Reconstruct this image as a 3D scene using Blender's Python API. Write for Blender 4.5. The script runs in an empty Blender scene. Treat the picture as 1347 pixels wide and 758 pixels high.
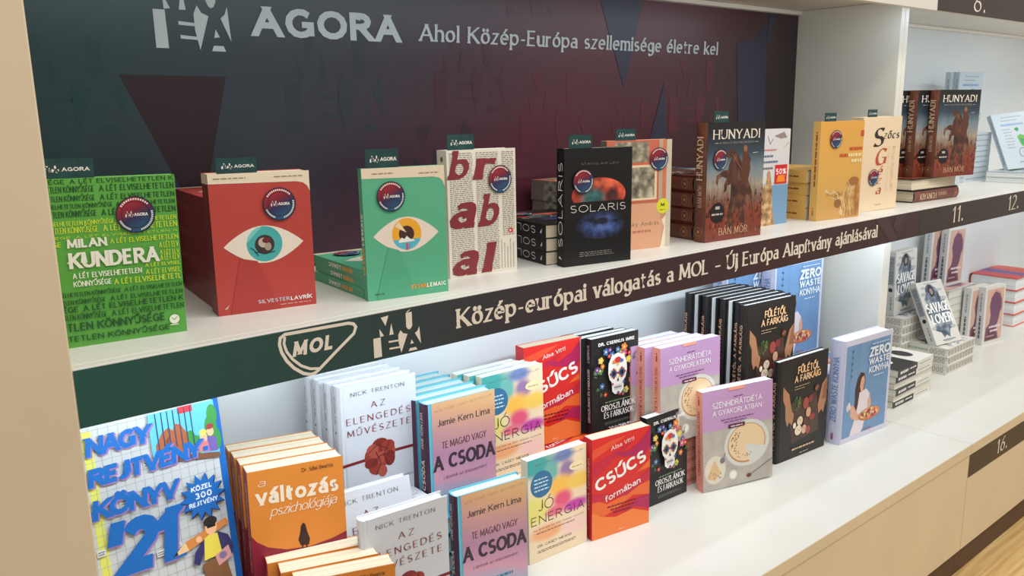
import bpy, math, random
from mathutils import Matrix, Vector
S = bpy.context.scene
COL = S.collection
random.seed(7)
FZ = 1.22            # camera height above the floor
ZS = FZ - .2606      # top of the upper display shelf
ZL = FZ - .847       # top of the lower display shelf
YB = .379            # back panel plane
YF = -.166           # front of the lower cabinet
XL, XD, XE = .181, 2.14, 4.3

# ---------------------------------------------------------------- camera
yaw, pit, rol = .69308964, .20951803, -.01673485
fw = Vector((math.sin(yaw)*math.cos(pit), math.cos(yaw)*math.cos(pit), -math.sin(pit)))
rt = Vector((math.cos(yaw), -math.sin(yaw), 0)); up = rt.cross(fw)
r_ = rt*math.cos(rol) + up*math.sin(rol); u_ = up*math.cos(rol) - rt*math.sin(rol)
cam = bpy.data.objects.new('camera', bpy.data.cameras.new('camera')); COL.objects.link(cam)
cam.matrix_world = Matrix(((r_.x, u_.x, -fw.x, 0), (r_.y, u_.y, -fw.y, -.95), (r_.z, u_.z, -fw.z, FZ), (0, 0, 0, 1)))
cam.data.sensor_width = 36; cam.data.lens = 36*1096.29/1347; cam.data.clip_start = .02
S.camera = cam
# ---------------------------------------------------------------- world, lights, exposure
W = bpy.data.worlds.new('world'); S.world = W; W.use_nodes = True
W.node_tree.nodes['Background'].inputs[0].default_value = (1.0, .965, .91, 1)
W.node_tree.nodes['Background'].inputs[1].default_value = .50
def area(name, loc, rot, sx, sy, power, col):
    l = bpy.data.lights.new(name, 'AREA'); l.shape = 'RECTANGLE'; l.size = sx; l.size_y = sy
    l.energy = power; l.color = col
    o = bpy.data.objects.new(name, l); o.location = loc; o.rotation_euler = rot; COL.objects.link(o); return o
area('ceiling_light', (1.6, -1.3, 2.9), (math.radians(22), 0, 0), 3.6, .5, 45, (1, .955, .88))
area('ceiling_light', (3.6, -2.6, 2.9), (math.radians(30), 0, 0), 2.0, 1.0, 30, (1, .95, .86))
area('shelf_light', (1.16, .03, ZS-.055), (math.radians(52), 0, 0), 1.9, .015, 4.6, (.74, .87, 1))
area('shelf_light', (3.2, .03, ZS-.055), (math.radians(52), 0, 0), 2.0, .015, 2.6, (.74, .86, 1))
area('shelf_light', (1.16, .03, ZS+.497), (math.radians(20), 0, 0), 1.9, .015, 2.3, (.76, .90, 1))
area('shelf_light', (3.2, .03, ZS+.497), (math.radians(20), 0, 0), 2.0, .015, 2.4, (.74, .88, 1))
S.view_settings.view_transform = 'Standard'; S.view_settings.look = 'None'
S.view_settings.exposure = 0.0; S.view_settings.gamma = 1; S.view_settings.use_curve_mapping = False

# ---------------------------------------------------------------- materials
def lin(c):
    return tuple(((v/255)/12.92 if v/255 <= .04045 else ((v/255+.055)/1.055)**2.4) for v in c) + (1,)
MC = {}
def flat(r, g, b, rough=.42, spec=.4):
    k = (r, g, b, rough)
    if k in MC: return MC[k]
    m = bpy.data.materials.new('print_%d_%d_%d' % (r, g, b)); m.use_nodes = True
    p = m.node_tree.nodes['Principled BSDF']
    p.inputs['Base Color'].default_value = lin((r, g, b)); p.inputs['Roughness'].default_value = rough
    p.inputs['Specular IOR Level'].default_value = spec
    MC[k] = m; return m
def nodes(m):
    m.use_nodes = True; nt = m.node_tree; return nt, nt.nodes['Principled BSDF']
def ramp(nt, stops, fac):
    r = nt.nodes.new('ShaderNodeValToRGB'); e = r.color_ramp.elements
    while len(e) < len(stops): e.new(.5)
    for i, (p, c) in enumerate(stops): e[i].position = p; e[i].color = lin(c)
    nt.links.new(fac, r.inputs[0]); return r
def grad(name, stops, d=(0, 0, 1), off=0., noise=0., scale=8., rough=.42, bands=0., detail=3):
    """colour ramp along direction d in object space (metres), warped by noise"""
    if noise >= .9: off += .5      # pure noise pattern
    m = bpy.data.materials.new(name); nt, p = nodes(m); N = nt.nodes.new; L = nt.links.new
    tc = N('ShaderNodeTexCoord'); dt = N('ShaderNodeVectorMath'); dt.operation = 'DOT_PRODUCT'
    dt.inputs[1].default_value = d; L(tc.outputs['Object'], dt.inputs[0])
    nz = N('ShaderNodeTexNoise'); nz.inputs['Scale'].default_value = scale; nz.inputs['Detail'].default_value = detail
    L(tc.outputs['Object'], nz.inputs['Vector'])
    a = N('ShaderNodeMath'); a.operation = 'MULTIPLY_ADD'; a.inputs[1].default_value = noise; a.inputs[2].default_value = off - noise/2
    L(nz.outputs['Fac'], a.inputs[0])
    b = N('ShaderNodeMath'); b.operation = 'ADD'; L(dt.outputs['Value'], b.inputs[0]); L(a.outputs[0], b.inputs[1])
    r = ramp(nt, stops, b.outputs[0]); L(r.outputs[0], p.inputs['Base Color'])
    p.inputs['Roughness'].default_value = rough; return m
def blobs(name, base, L_, w, h, speck=0., rough=.42):
    """soft coloured areas on a printed cover, placed in fractions of its face (object space)"""
    m = bpy.data.materials.new(name); nt, p = nodes(m); N = nt.nodes.new; L = nt.links.new
    tc = N('ShaderNodeTexCoord'); nz = N('ShaderNodeTexNoise'); nz.inputs['Scale'].default_value = 60; nz.inputs['Detail'].default_value = 6
    L(tc.outputs['Object'], nz.inputs['Vector']); last = None
    for u, v, ru, rv, c in L_:
        mp = N('ShaderNodeMapping'); mp.inputs['Location'].default_value = (-u/ru, 0, -v/rv); mp.inputs['Scale'].default_value = (1/(w*ru), 0, 1/(h*rv))
        L(tc.outputs['Object'], mp.inputs[0]); ln = N('ShaderNodeVectorMath'); ln.operation = 'LENGTH'; L(mp.outputs[0], ln.inputs[0])
        mr = N('ShaderNodeMapRange'); mr.interpolation_type = 'SMOOTHSTEP'; mr.inputs['From Min'].default_value = .45; mr.inputs['From Max'].default_value = 1.15
        mr.inputs['To Min'].default_value = 1; mr.inputs['To Max'].default_value = 0; L(ln.outputs['Value'], mr.inputs['Value'])
        mx = N('ShaderNodeMix'); mx.data_type = 'RGBA'; L(mr.outputs[0], mx.inputs[0])
        if last: L(last, mx.inputs[6])
        else: mx.inputs[6].default_value = lin(base)
        mx.inputs[7].default_value = lin(c); last = mx.outputs[2]
    if speck:
        mr = N('ShaderNodeMapRange'); mr.inputs['From Min'].default_value = .35; mr.inputs['From Max'].default_value = .65; mr.inputs['To Min'].default_value = 1-speck; mr.inputs['To Max'].default_value = 1+speck*.4
        L(nz.outputs['Fac'], mr.inputs['Value']); hs = N('ShaderNodeHueSaturation'); L(mr.outputs[0], hs.inputs['Value']); L(last, hs.inputs['Color']); last = hs.outputs[0]
    L(last, p.inputs['Base Color']); p.inputs['Roughness'].default_value = rough; return m
def panel(name, c, amt=.05, scale=3., rough=.45, bump=.0):
    m = bpy.data.materials.new(name); nt, p = nodes(m); N = nt.nodes.new; L = nt.links.new
    tc = N('ShaderNodeTexCoord'); nz = N('ShaderNodeTexNoise'); nz.inputs['Scale'].default_value = scale
    nz.inputs['Detail'].default_value = 5; L(tc.outputs['Object'], nz.inputs['Vector'])
    lo = tuple(v*(1-amt) for v in c)
    r = ramp(nt, [(.3, lo), (.7, c)], nz.outputs['Fac']); L(r.outputs[0], p.inputs['Base Color'])
    p.inputs['Roughness'].default_value = rough; return m
def pages(name, c1, c2):
    m = bpy.data.materials.new(name); nt, p = nodes(m); N = nt.nodes.new; L = nt.links.new
    tc = N('ShaderNodeTexCoord'); mp = N('ShaderNodeMapping'); mp.inputs['Scale'].default_value = (3, 900, 3)
    L(tc.outputs['Object'], mp.inputs[0]); nz = N('ShaderNodeTexNoise'); nz.inputs['Scale'].default_value = 1
    nz.inputs['Detail'].default_value = 2; L(mp.outputs[0], nz.inputs['Vector'])
    r = ramp(nt, [(.32, c1), (.62, c2)], nz.outputs['Fac']); L(r.outputs[0], p.inputs['Base Color'])
    bp = N('ShaderNodeBump'); bp.inputs['Strength'].default_value = .35; bp.inputs['Distance'].default_value = .0004
    L(nz.outputs['Fac'], bp.inputs['Height']); L(bp.outputs[0], p.inputs['Normal'])
    p.inputs['Roughness'].default_value = .8; return m
PG_CREAM = pages('cream_pages', (196, 180, 150), (238, 226, 200))
PG_WHITE = pages('white_pages', (196, 200, 200), (240, 242, 240))
PG_GREY = pages('grey_pages', (180, 176, 166), (226, 222, 210))
M_SHELF = panel('white_laminate', (226, 222, 214), .03, 6, .38)
M_BACK = panel('pale_panel', (226, 230, 230), .03, 2, .5)
M_SIDE = panel('grey_white_panel', (222, 220, 210), .03, 2, .45)
M_FRONT = panel('warm_lit_laminate', (224, 206, 176), .03, 5, .42)  # white laminate on upright faces, the warm light's tan put into its colour
M_KICK = panel('dark_brown_kick', (92, 64, 46), .15, 20, .6)
M_DARK = panel('dark_brown_vinyl', (54, 42, 36), .04, 3, .4)
M_WHITE = flat(238, 232, 222, .5)
M_BLK = flat(24, 22, 22)

# ---------------------------------------------------------------- mesh helpers
class MB:
    def __init__(s): s.v = []; s.f = []; s.mi = []; s.m = []
    def mat(s, m):
        if m not in s.m: s.m.append(m)
        return s.m.index(m)
    def face(s, pts, m):
        n = len(s.v); s.v += [tuple(p) for p in pts]; s.f.append(tuple(range(n, n+len(pts)))); s.mi.append(s.mat(m))
    def box(s, a, b, m):
        x0, y0, z0 = a; x1, y1, z1 = b; n = len(s.v)
        s.v += [(x, y, z) for z in (z0, z1) for x, y in ((x0, y0), (x1, y0), (x1, y1), (x0, y1))]
        s.f += [tuple(n+i for i in q) for q in ((3, 2, 1, 0), (4, 5, 6, 7), (0, 1, 5, 4), (1, 2, 6, 5), (2, 3, 7, 6), (3, 0, 4, 7))]
        s.mi += [s.mat(m)]*6
    def prism(s, prof, z0, z1, m, side=None):
        """profile of (x, y) extruded along z; side: {edge index: material}"""
        n = len(s.v); k = len(prof)
        s.v += [(x, y, z0) for x, y in prof] + [(x, y, z1) for x, y in prof]
        s.f += [tuple(n+i for i in range(k))[::-1], tuple(n+k+i for i in range(k))]; s.mi += [s.mat(m)]*2
        for i in range(k):
            j = (i+1) % k; s.f.append((n+i, n+j, n+k+j, n+k+i)); s.mi.append(s.mat((side or {}).get(i, m)))
    def build(s, name, parent=None, bevel=0):
        me = bpy.data.meshes.new(name); me.from_pydata(s.v, [], s.f)
        for m in s.m: me.materials.append(m)
        me.polygons.foreach_set('material_index', s.mi); me.update()
        o = bpy.data.objects.new(name, me); COL.objects.link(o)
        if parent: o.parent = parent
        if bevel:
            b = o.modifiers.new('bevel', 'BEVEL'); b.width = bevel; b.segments = 2; b.limit_method = 'ANGLE'
        return o
def tag(o, label=None, cat=None, group=None, kind=None):
    if label: o['label'] = label
    if cat: o['category'] = cat
    if group: o['group'] = group
    if kind: o['kind'] = kind
    return o
def empty(name, loc=(0, 0, 0)):
    o = bpy.data.objects.new(name, None); o.empty_display_size = .05; o.location = loc; COL.objects.link(o); return o
def dup(root, M=None, label=None, group=None, skip=()):
    r = root.copy(); COL.objects.link(r)
    if label: r['label'] = label
    if group: r['group'] = group
    if M: r.matrix_world = M
    for ch in list(root.children):
        if skip and ch.name.split('.')[0] in skip: continue
        c = ch.copy(); COL.objects.link(c); c.parent = r
        for g in list(ch.children):
            d = g.copy(); COL.objects.link(d); d.parent = c
    return r
def stand(x, y, z, yaw=0, lean=0, roll=0, sc=1):
    yaw, lean, roll = map(math.radians, (yaw, lean, roll))
    ux = Vector((math.cos(yaw), math.sin(yaw), 0)); uy = Vector((-math.sin(yaw), math.cos(yaw), 0)); uz = Vector((0, 0, 1))
    uz2 = uz*math.cos(lean) + uy*math.sin(lean); uy2 = uy*math.cos(lean) - uz*math.sin(lean)
    a = ux*math.cos(roll) - uz2*math.sin(roll); c = uz2*math.cos(roll) + ux*math.sin(roll)
    return Matrix(((a.x*sc, uy2.x*sc, c.x*sc, x), (a.y*sc, uy2.y*sc, c.y*sc, y), (a.z*sc, uy2.z*sc, c.z*sc, z), (0, 0, 0, 1)))
def lay(x, y, ztop, ang=0, sc=1):
    """cover up; local x (spine to fore-edge) points along ang, book height runs 90 degrees further"""
    a = math.radians(ang); ux = Vector((math.cos(a), math.sin(a), 0)); uz = Vector((-math.sin(a), math.cos(a), 0))
    return Matrix(((ux.x*sc, 0, uz.x*sc, x), (ux.y*sc, 0, uz.y*sc, y), (0, -sc, 0, ztop), (0, 0, 0, 1)))

# ---------------------------------------------------------------- pen-stroke lettering
def arc(cx, cy, rx, ry, a0, a1):
    n = max(3, int(abs(a1-a0)/26))
    return [(cx+rx*math.cos(math.radians(a0+(a1-a0)*i/n)), cy+ry*math.sin(math.radians(a0+(a1-a0)*i/n))) for i in range(n+1)]
G = {
'A': (.72, '0,0 .36,1|.36,1 .72,0|.13,.34 .59,.34'), 'B': (.58, '0,0 0,1|0,1 .28,1 @.28,.76,.24,.24,90,-90 0,.52|0,.52 .3,.52 @.3,.26,.28,.26,90,-90 0,0'),
'C': (.66, '@.38,.5,.38,.5,42,318'), 'D': (.68, '0,0 0,1|0,1 .26,1 @.26,.5,.42,.5,90,-90 0,0'), 'E': (.5, '0,0 0,1|0,1 .5,1|0,.52 .44,.52|0,0 .5,0'),
'F': (.48, '0,0 0,1|0,1 .48,1|0,.5 .42,.5'), 'G': (.72, '@.38,.5,.38,.5,45,325|.7,.1 .7,.45|.42,.45 .72,.45'), 'H': (.66, '0,0 0,1|.66,0 .66,1|0,.52 .66,.52'),
'I': (.04, '.02,0 .02,1'), 'J': (.36, '.34,1 .34,.22 @.17,.22,.17,.22,0,-160'), 'K': (.62, '0,0 0,1|.58,1 0,.42|.18,.58 .62,0'), 'L': (.48, '0,0 0,1|0,0 .48,0'),
'M': (.82, '0,0 .06,1|.06,1 .41,.12|.41,.12 .76,1|.76,1 .82,0'), 'N': (.66, '0,0 0,1|0,1 .66,0|.66,0 .66,1'), 'O': (.8, '@.4,.5,.4,.5,90,450'),
'P': (.54, '0,0 0,1|0,1 .28,1 @.28,.74,.26,.26,90,-90 0,.48'), 'R': (.6, '0,0 0,1|0,1 .28,1 @.28,.75,.26,.25,90,-90 0,.5|.26,.5 .6,0'),
'S': (.52, '@.26,.75,.23,.25,35,270 @.26,.25,.25,.25,90,-145'), 'T': (.6, '.3,0 .3,1|0,1 .6,1'), 'U': (.64, '0,1 0,.3 @.32,.3,.32,.3,180,360 .64,1'),
'V': (.68, '0,1 .34,0|.34,0 .68,1'), 'W': (1., '0,1 .25,0|.25,0 .5,.95|.5,.95 .75,0|.75,0 1,1'), 'X': (.64, '0,1 .64,0|.64,1 0,0'),
'Y': (.64, '0,1 .32,.48|.64,1 .32,.48|.32,.48 .32,0'), 'Z': (.58, '0,1 .58,1|.58,1 0,0|0,0 .58,0'),
'a': (.42, '@.21,.47,.19,.21,150,0 .4,0|.4,.4 .2,.4 @.2,.2,.2,.2,90,270 .4,.1'), 'b': (.48, '0,0 0,1.02|@.24,.34,.24,.34,140,-140'),
'c': (.4, '@.24,.34,.24,.34,45,315'), 'd': (.48, '.46,0 .46,1.02|@.23,.34,.23,.34,40,320'), 'e': (.46, '0.02,.36 .46,.36 @.23,.34,.23,.34,5,315'),
'f': (.3, '.12,0 .12,.8 @.27,.8,.15,.2,180,60|0,.66 .28,.66'), 'g': (.46, '.44,.66 .44,-.08 @.22,-.08,.22,.22,0,-150|@.22,.34,.22,.32,40,320'),
'h': (.42, '0,0 0,1.02|0,.42 @.21,.44,.21,.24,180,0 .42,0'), 'i': (.04, '.02,0 .02,.68|*.02,.92'), 'j': (.1, '.08,.68 .08,-.1 @-.06,-.1,.14,.18,0,-100|*.08,.92'),
'k': (.42, '0,0 0,1.02|.38,.68 0,.26|.13,.38 .42,0'), 'l': (.04, '.02,0 .02,1.02'), 'm': (.72, '0,0 0,.68|0,.42 @.18,.46,.18,.22,180,0 .36,0|.36,.42 @.54,.46,.18,.22,180,0 .72,0'),
'n': (.42, '0,0 0,.68|0,.42 @.21,.44,.21,.24,180,0 .42,0'), 'o': (.48, '@.24,.34,.24,.34,90,450'), 'p': (.48, '0,-.3 0,.68|@.24,.34,.24,.34,140,-140'),
'r': (.28, '0,0 0,.68|0,.42 @.2,.42,.2,.25,180,60'), 's': (.34, '@.17,.51,.15,.17,35,270 @.17,.17,.17,.17,90,-145'), 't': (.3, '.1,.88 .1,.15 @.22,.15,.12,.15,180,290|-.05,.66 .34,.66'),
'u': (.42, '0,.68 0,.22 @.2,.22,.2,.22,180,360|.41,.68 .41,0'), 'v': (.44, '0,.68 .22,0|.22,0 .44,.68'), 'w': (.66, '0,.68 .17,0|.17,0 .33,.62|.33,.62 .49,0|.49,0 .66,.68'),
'x': (.42, '0,.68 .42,0|.42,.68 0,0'), 'y': (.44, '0,.68 .23,0|.44,.68 .1,-.3'), 'z': (.38, '0,.68 .38,.68|.38,.68 0,0|0,0 .38,0'),
'0': (.5, '@.25,.5,.25,.5,90,450'), '1': (.24, '.02,.8 .2,1|.2,1 .2,0'), '2': (.5, '@.25,.73,.23,.27,160,-35 0,0|0,0 .5,0'),
'3': (.46, '@.22,.75,.2,.25,140,-80|@.22,.26,.24,.26,80,-140'), '4': (.5, '.36,0 .36,1|.36,1 0,.3|0,.3 .5,.3'), '5': (.46, '.44,1 .06,1|.06,1 .04,.58|@.22,.3,.24,.32,130,-140'),
'6': (.48, '@.24,.3,.24,.3,0,360|.4,1 .14,.68 0,.32'), '%': (.6, '@.12,.8,.12,.18,0,360|@.48,.2,.12,.18,0,360|.5,1 .1,0'),
'.': (.06, '*.03,.06'), ',': (.06, '.04,.08 0,-.12'), "'": (.06, '.04,1 .02,.78'), '-': (.3, '0,.34 .3,.34'), '–': (.5, '0,.36 .5,.36'), '!': (.06, '.03,1 .03,.3|*.03,.06'), ' ': (.22, ''),
}
ACC = {'á': 'a1', 'é': 'e1', 'í': 'i1', 'ó': 'o1', 'ú': 'u1', 'ö': 'o2', 'ő': 'o3', 'ü': 'u2', 'ű': 'u3', 'Á': 'A1', 'É': 'E1', 'Í': 'I1', 'Ó': 'O1', 'Ú': 'U1', 'Ö': 'O2', 'Ő': 'O3', 'Ü': 'U2', 'Ű': 'U3'}
def glyph(ch):
    acc = None
    if ch in ACC: ch, acc = ACC[ch][0], ACC[ch][1]
    w, src = G.get(ch, G['-']); st = []; dots = []
    for s in src.split('|'):
        pts = []
        for t in s.split():
            if t[0] == '@': pts += arc(*map(float, t[1:].split(',')))
            elif t[0] == '*': dots.append(tuple(map(float, t[1:].split(','))))
            else: pts.append(tuple(map(float, t.split(','))))
        if pts: st.append(pts)
    if acc:
        top = .68 if ch.islower() else 1.
        cx = w/2
        if ch == 'i': dots = []
        if acc == '1': st.append([(cx-.02, top+.12), (cx+.12, top+.32)])
        if acc == '2': dots += [(cx-.13, top+.2), (cx+.13, top+.2)]
        if acc == '3': st += [[(cx-.12, top+.12), (cx-.02, top+.32)], [(cx+.08, top+.12), (cx+.18, top+.32)]]
    return w, st, dots, ch
SANS = (.13, .13, 0, 0, .2); BOLD = (.23, .2, 0, 0, .24); XBOLD = (.3, .25, 0, 0, .3); THIN = (.085, .085, 0, 0, .2)
SERIF = (.20, .08, .09, 0, .26); SERIFT = (.12, .045, .07, 0, .26); ITAL = (.15, .05, .06, .25, .22); OBL = (.24, .2, 0, .22, .24); SCRIPT = (.08, .05, 0, .3, .1)
FATIT = (.26, .06, .04, .3, .24)
def layout(txt, cap, style, length=None):
    """strokes in metres: list of (points, ) plus dots"""
    th, tn, sf, sh, gap = style; x = 0; out = []; gap_ = gap + sf*.6 + max(0, th-.15)*.8
    items = []
    for ch in txt:
        w, st, dots, base = glyph(ch); items.append((x, st, dots, base)); x += w + gap_
    total = x - gap_
    k = (length/total) if length else cap
    return items, k, k/cap
# ---------------------------------------------------------------- flat print on a face
class Canvas:
    def __init__(s, w, h, fn, d0=.00025):
        s.w, s.h, s.fn, s.d = w, h, fn, d0; s.parts = {}; s.cur = 'cover_print'
    def part(s, n): s.cur = n; return s
    def mb(s): return s.parts.setdefault(s.cur, MB())
    def up(s): s.d += .00004
    def polym(s, pts, m):           # metres
        s.mb().face([s.fn(a, b, s.d) for a, b in pts], m)
    def poly(s, pts, m, up=True):
        s.polym([(a*s.w, b*s.h) for a, b in pts], m)
        if up: s.up()
    def rect(s, a0, b0, a1, b1, m): s.poly([(a0, b0), (a1, b0), (a1, b1), (a0, b1)], m)
    def ell(s, a, b, ra, rb, m, a0=0, a1=360, n=28):
        s.poly([(a+ra*math.cos(math.radians(a0+(a1-a0)*i/n)), b+rb*math.sin(math.radians(a0+(a1-a0)*i/n))) for i in range(n + (a1-a0 < 360))], m)
    def disc(s, a, b, r, m, n=28): s.ell(a, b, r/s.w, r/s.h, m, n=n)   # r in metres
    def strip(s, P, wf, m, ext=0, xf=None, lim=(0, 1), ends=(True, True)):   # P in metres, wf(dx, dy) -> width
        s.j = (getattr(s, 'j', 0)+1) % 5; d_ = s.d; s.d += s.j*7e-6
        n = len(P)
        if n >= 2:
            closed = (abs(P[0][0]-P[-1][0]) + abs(P[0][1]-P[-1][1])) < 1e-6 and n > 3
            D = []
            for i in range(n-1):
                dx, dy = P[i+1][0]-P[i][0], P[i+1][1]-P[i][1]; l = math.hypot(dx, dy) or 1e-9; D.append((dx/l, dy/l))
            L, R = [], []
            for i in range(n):
                if closed and i in (0, n-1): a, b = D[-1], D[0]
                else: a, b = D[max(0, i-1)], D[min(n-2, i)]
                tx, ty = a[0]+b[0], a[1]+b[1]; l = math.hypot(tx, ty) or 1e-9; tx, ty = tx/l, ty/l
                w = wf(tx, ty)/2; c = max(.6, tx*b[0]+ty*b[1]); w /= c
                x, y = P[i]
                cut = None
                if not closed and i in (0, n-1):
                    if xf is None: g = -ext if i == 0 else ext; x += tx*g; y += ty*g
                    elif abs(ty) > .5 and ends[0 if i == 0 else 1]: cut = lim[0] if y-lim[0] < lim[1]-y else lim[1]
                q = []
                for sg in (1, -1):
                    X, Y = x-ty*w*sg, y+tx*w*sg
                    if cut is not None: g = (cut-Y)/ty; X += tx*g; Y = cut
                    q.append((X, Y))
                L.append(q[0]); R.append(q[1])
            if xf: L = [xf(*p) for p in L]; R = [xf(*p) for p in R]
            for i in range(n-1): s.polym([R[i], R[i+1], L[i+1], L[i]], m)
        s.d = d_
    def line(s, pts, wid, m, closed=False, up=True):
        P = [(a*s.w, b*s.h) for a, b in pts]
        if closed: P.append(P[0])
        s.strip(P, lambda x, y: wid, m, wid*.3)
        if up: s.up()
    def text(s, txt, a0, b0, a1, cap, style, m, b1=None, curve=0):
        """baseline (a0,b0)-(a1,b1) and cap height, all in fractions of the face"""
        b1 = b0 if b1 is None else b1
        x0, y0, x1, y1 = a0*s.w, b0*s.h, a1*s.w, b1*s.h; L = math.hypot(x1-x0, y1-y0); H = cap*s.h
        ex, ey = (x1-x0)/L, (y1-y0)/L; th, tn, sf, sh, _ = style
        items, kx, rx = layout(txt, H, style, L)
        hw = min(1, rx)**.75; lim = kx*(.27 if txt.upper() == txt else .2); T, N_ = th*H*hw, tn*H*(hw if abs(th-tn) < .08 else min(1, hw*1.15))
        T = min(T, lim); N_ = min(N_, max(lim, .05*H)) if not abs(th-tn) >= .08 else N_
        pen = math.radians(24); srf = abs(th-tn) >= .08
        def wf(dx, dy):
            f = abs(math.sin(math.atan2(dy, dx) - pen))**1.25 if srf else abs(dy)
            return N_ + (T-N_)*f
        ym = lambda y: y*(H-N_) + N_/2 if y >= 0 else y*H + N_/2
        fin = lambda X, Y: (X + sh*Y, Y + (curve*math.sin(math.pi*min(1, max(0, X/L))) if curve else 0))
        out = lambda X, Y: (x0 + ex*X - ey*Y, y0 + ey*X + ex*Y)
        for ox, st, dots, ch in items:
            for pts in st:
                ys = [p[1] for p in pts]; lo, hi = ym(min(ys))-N_/2, ym(max(ys))+N_/2
                P = [((ox+x)*kx, ym(y)) for x, y in pts]
                s.strip(P, wf, m, N_*.5, lambda X, Y: out(*fin(X, min(hi, max(lo, Y)))), (lo, hi), [abs(y-q) < .02 for y in (ys[0], ys[-1]) for q in (min(ys) if y == min(ys) else max(ys),)])
                if sf:
                    for e, o in ((0, 1), (-1, -2)):
                        x, y = pts[e]; dx, dy = x-pts[o][0], y-pts[o][1]
                        if abs(dy) > abs(dx)*1.2 and min(abs(y-q) for q in (0, 1, .68, 1.02, -.3)) < .015:
                            q = (sf*H + T*.35)
                            l_, r_ = (q, q) if (y < .1 or ch.isupper() or ch.isdigit() or ch in 'vwxyVWXY') else (q, T*.4)
                            if ch == '1' and y > .5: l_ = r_ = T*.4
                            X = (ox+x)*kx; Y = min(hi-N_/2, max(lo+N_/2, ym(y)))
                            s.strip([(X-l_, Y), (X+r_, Y)], lambda a, b: N_*1.05, m, 0, lambda X, Y: out(*fin(X, Y)))
            for x, y in dots:
                cX, cY = (ox+x)*kx, ym(y); r = T*.62
                s.polym([out(*fin(cX+r*math.cos(i*math.pi/4), cY+r*math.sin(i*math.pi/4))) for i in range(8)], m)
        s.up()
    def greek(s, a0, b0, a1, b1, rows, m, fill=.5, seed=1, ragged=.2):
        rnd = random.Random(seed); hh = (b1-b0)/rows
        for r in range(rows):
            a = a0; end = a1 - rnd.random()*ragged*(a1-a0)
            while a < end:
                l = min(rnd.uniform(.02, .07), end-a); y = b0+r*hh
                s.poly([(a, y), (a+l, y), (a+l, y+hh*fill), (a, y+hh*fill)], m, False); a += l+.012
        s.up()
    def build(s, parent):
        out = {}
        for n, mb in s.parts.items(): out[n] = mb.build(n.split('#')[0], parent)
        return out
FRONT = lambda a, b, d: (a, -d, b)
# ---------------------------------------------------------------- emblems
def emblem(c, a0, b0, a1, b1, m):
    q = lambda pts: c.poly([(a0+(a1-a0)*x, b0+(b1-b0)*y) for x, y in pts], m, False)
    q([(0, .02), (.16, .02), (.15, .49), (0, .49)]); q([(.13, .70), (.22, .51), (.14, .5)]); q([(.38, .78), (.42, .5), (.33, .5)])
    q([(.17, .96), (.33, .98), (.26, .74)])
    q([(.69, .96), (.82, .96), (.82, .62), (.79, .56), (.755, .54), (.72, .56), (.69, .62)]); q([(.70, .98), (.80, 1.04), (.74, .97)])
    q([(.565, .565), (.62, .475), (.71, .44), (.565, .01), (.515, .27), (.515, .46)]); q([(.97, .57), (.93, .47), (.87, .42), (.995, .13)])
    q([(.79, .28), (.84, .18), (.765, .17)]); q([(.75, .07), (.88, .07), (.91, 0), (.72, 0)])
    q([(.31, .36), (.52, .345), (.52, .305), (.31, .315)]); q([(.32, .19), (.54, .175), (.54, .135), (.32, .145)]); c.up()
def shield(c, a0, b0, a1, b1, m):
    f = lambda pts: [(a0+(a1-a0)*x, b0+(b1-b0)*y) for x, y in pts]
    c.line(f([(.076, 1), (.5, .99), (.90, .98), (.97, .94), (1, .86), (.967, .72), (.72, .40), (.467, .06), (.42, .01), (.36, 0), (.27, .06), (.16, .22), (.076, .41), (.02, .62), (0, .80), (.015, .94)]), .0042, m, True)
    c.line(f([(.07, .93), (.055, .80), (.08, .62), (.15, .42), (.25, .24), (.36, .13), (.48, .09)]), .0035, m)
    c.text('MOL', *f([(.17, .47)])[0], f([(.66, 0)])[0][0], (b1-b0)*.33, (.30, .24, 0, .18, .3), m)
# ---------------------------------------------------------------- stickers and cards
M_STK = grad('sticker_red_to_blue', [(.0, (38, 92, 128)), (.45, (44, 44, 82)), (.62, (120, 30, 50)), (1, (178, 38, 52))], (-9, 0, 20), .5)
W0 = flat(236, 232, 226); 
def make_sticker():
    c = Canvas(.044, .044, lambda a, b, d: (a-.022, -d, b-.022)); c.part('round_sticker')
    c.ell(.5, .5, .5, .5, flat(20, 40, 62)); c.ell(.5, .5, .47, .47, M_STK); 
    c.ell(.5, .5, .37, .37, flat(24, 26, 40)); c.ell(.5, .5, .355, .355, M_STK)
    for a0, a1 in ((40, 150), (200, 250), (-75, 15)):
        n = 13
        for i in range(n):
            a = math.radians(a0+(a1-a0)*i/n); b = a+math.radians((a1-a0)/n*.6)
            c.poly([(.5+.40*math.cos(a), .5+.40*math.sin(a)), (.5+.45*math.cos(a), .5+.45*math.sin(a)), (.5+.45*math.cos(b), .5+.45*math.sin(b)), (.5+.40*math.cos(b), .5+.40*math.sin(b))], W0, False)
    c.up(); emblem(c, .24, .44, .44, .60, W0); c.text('AGORA', .47, .46, .80, .085, (.25, .22, 0, 0, .2), W0)
    o = c.build(None)['round_sticker']; return o
STK = make_sticker(); stk_used = [False]
def sticker(root, u, v, w, h, r=.0215):
    o = STK if not stk_used[0] else STK.copy()
    if stk_used[0]: COL.objects.link(o)
    stk_used[0] = True; o.parent = root; o.location = (u*w, -.0022, v*h); s = r/.022; o.scale = (s, 1, s)
    o['label'] = 'round red and blue sticker with white lettering'
CARD_M = panel('dark_teal_card', (30, 74, 74), .25, 60, .4)
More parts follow.
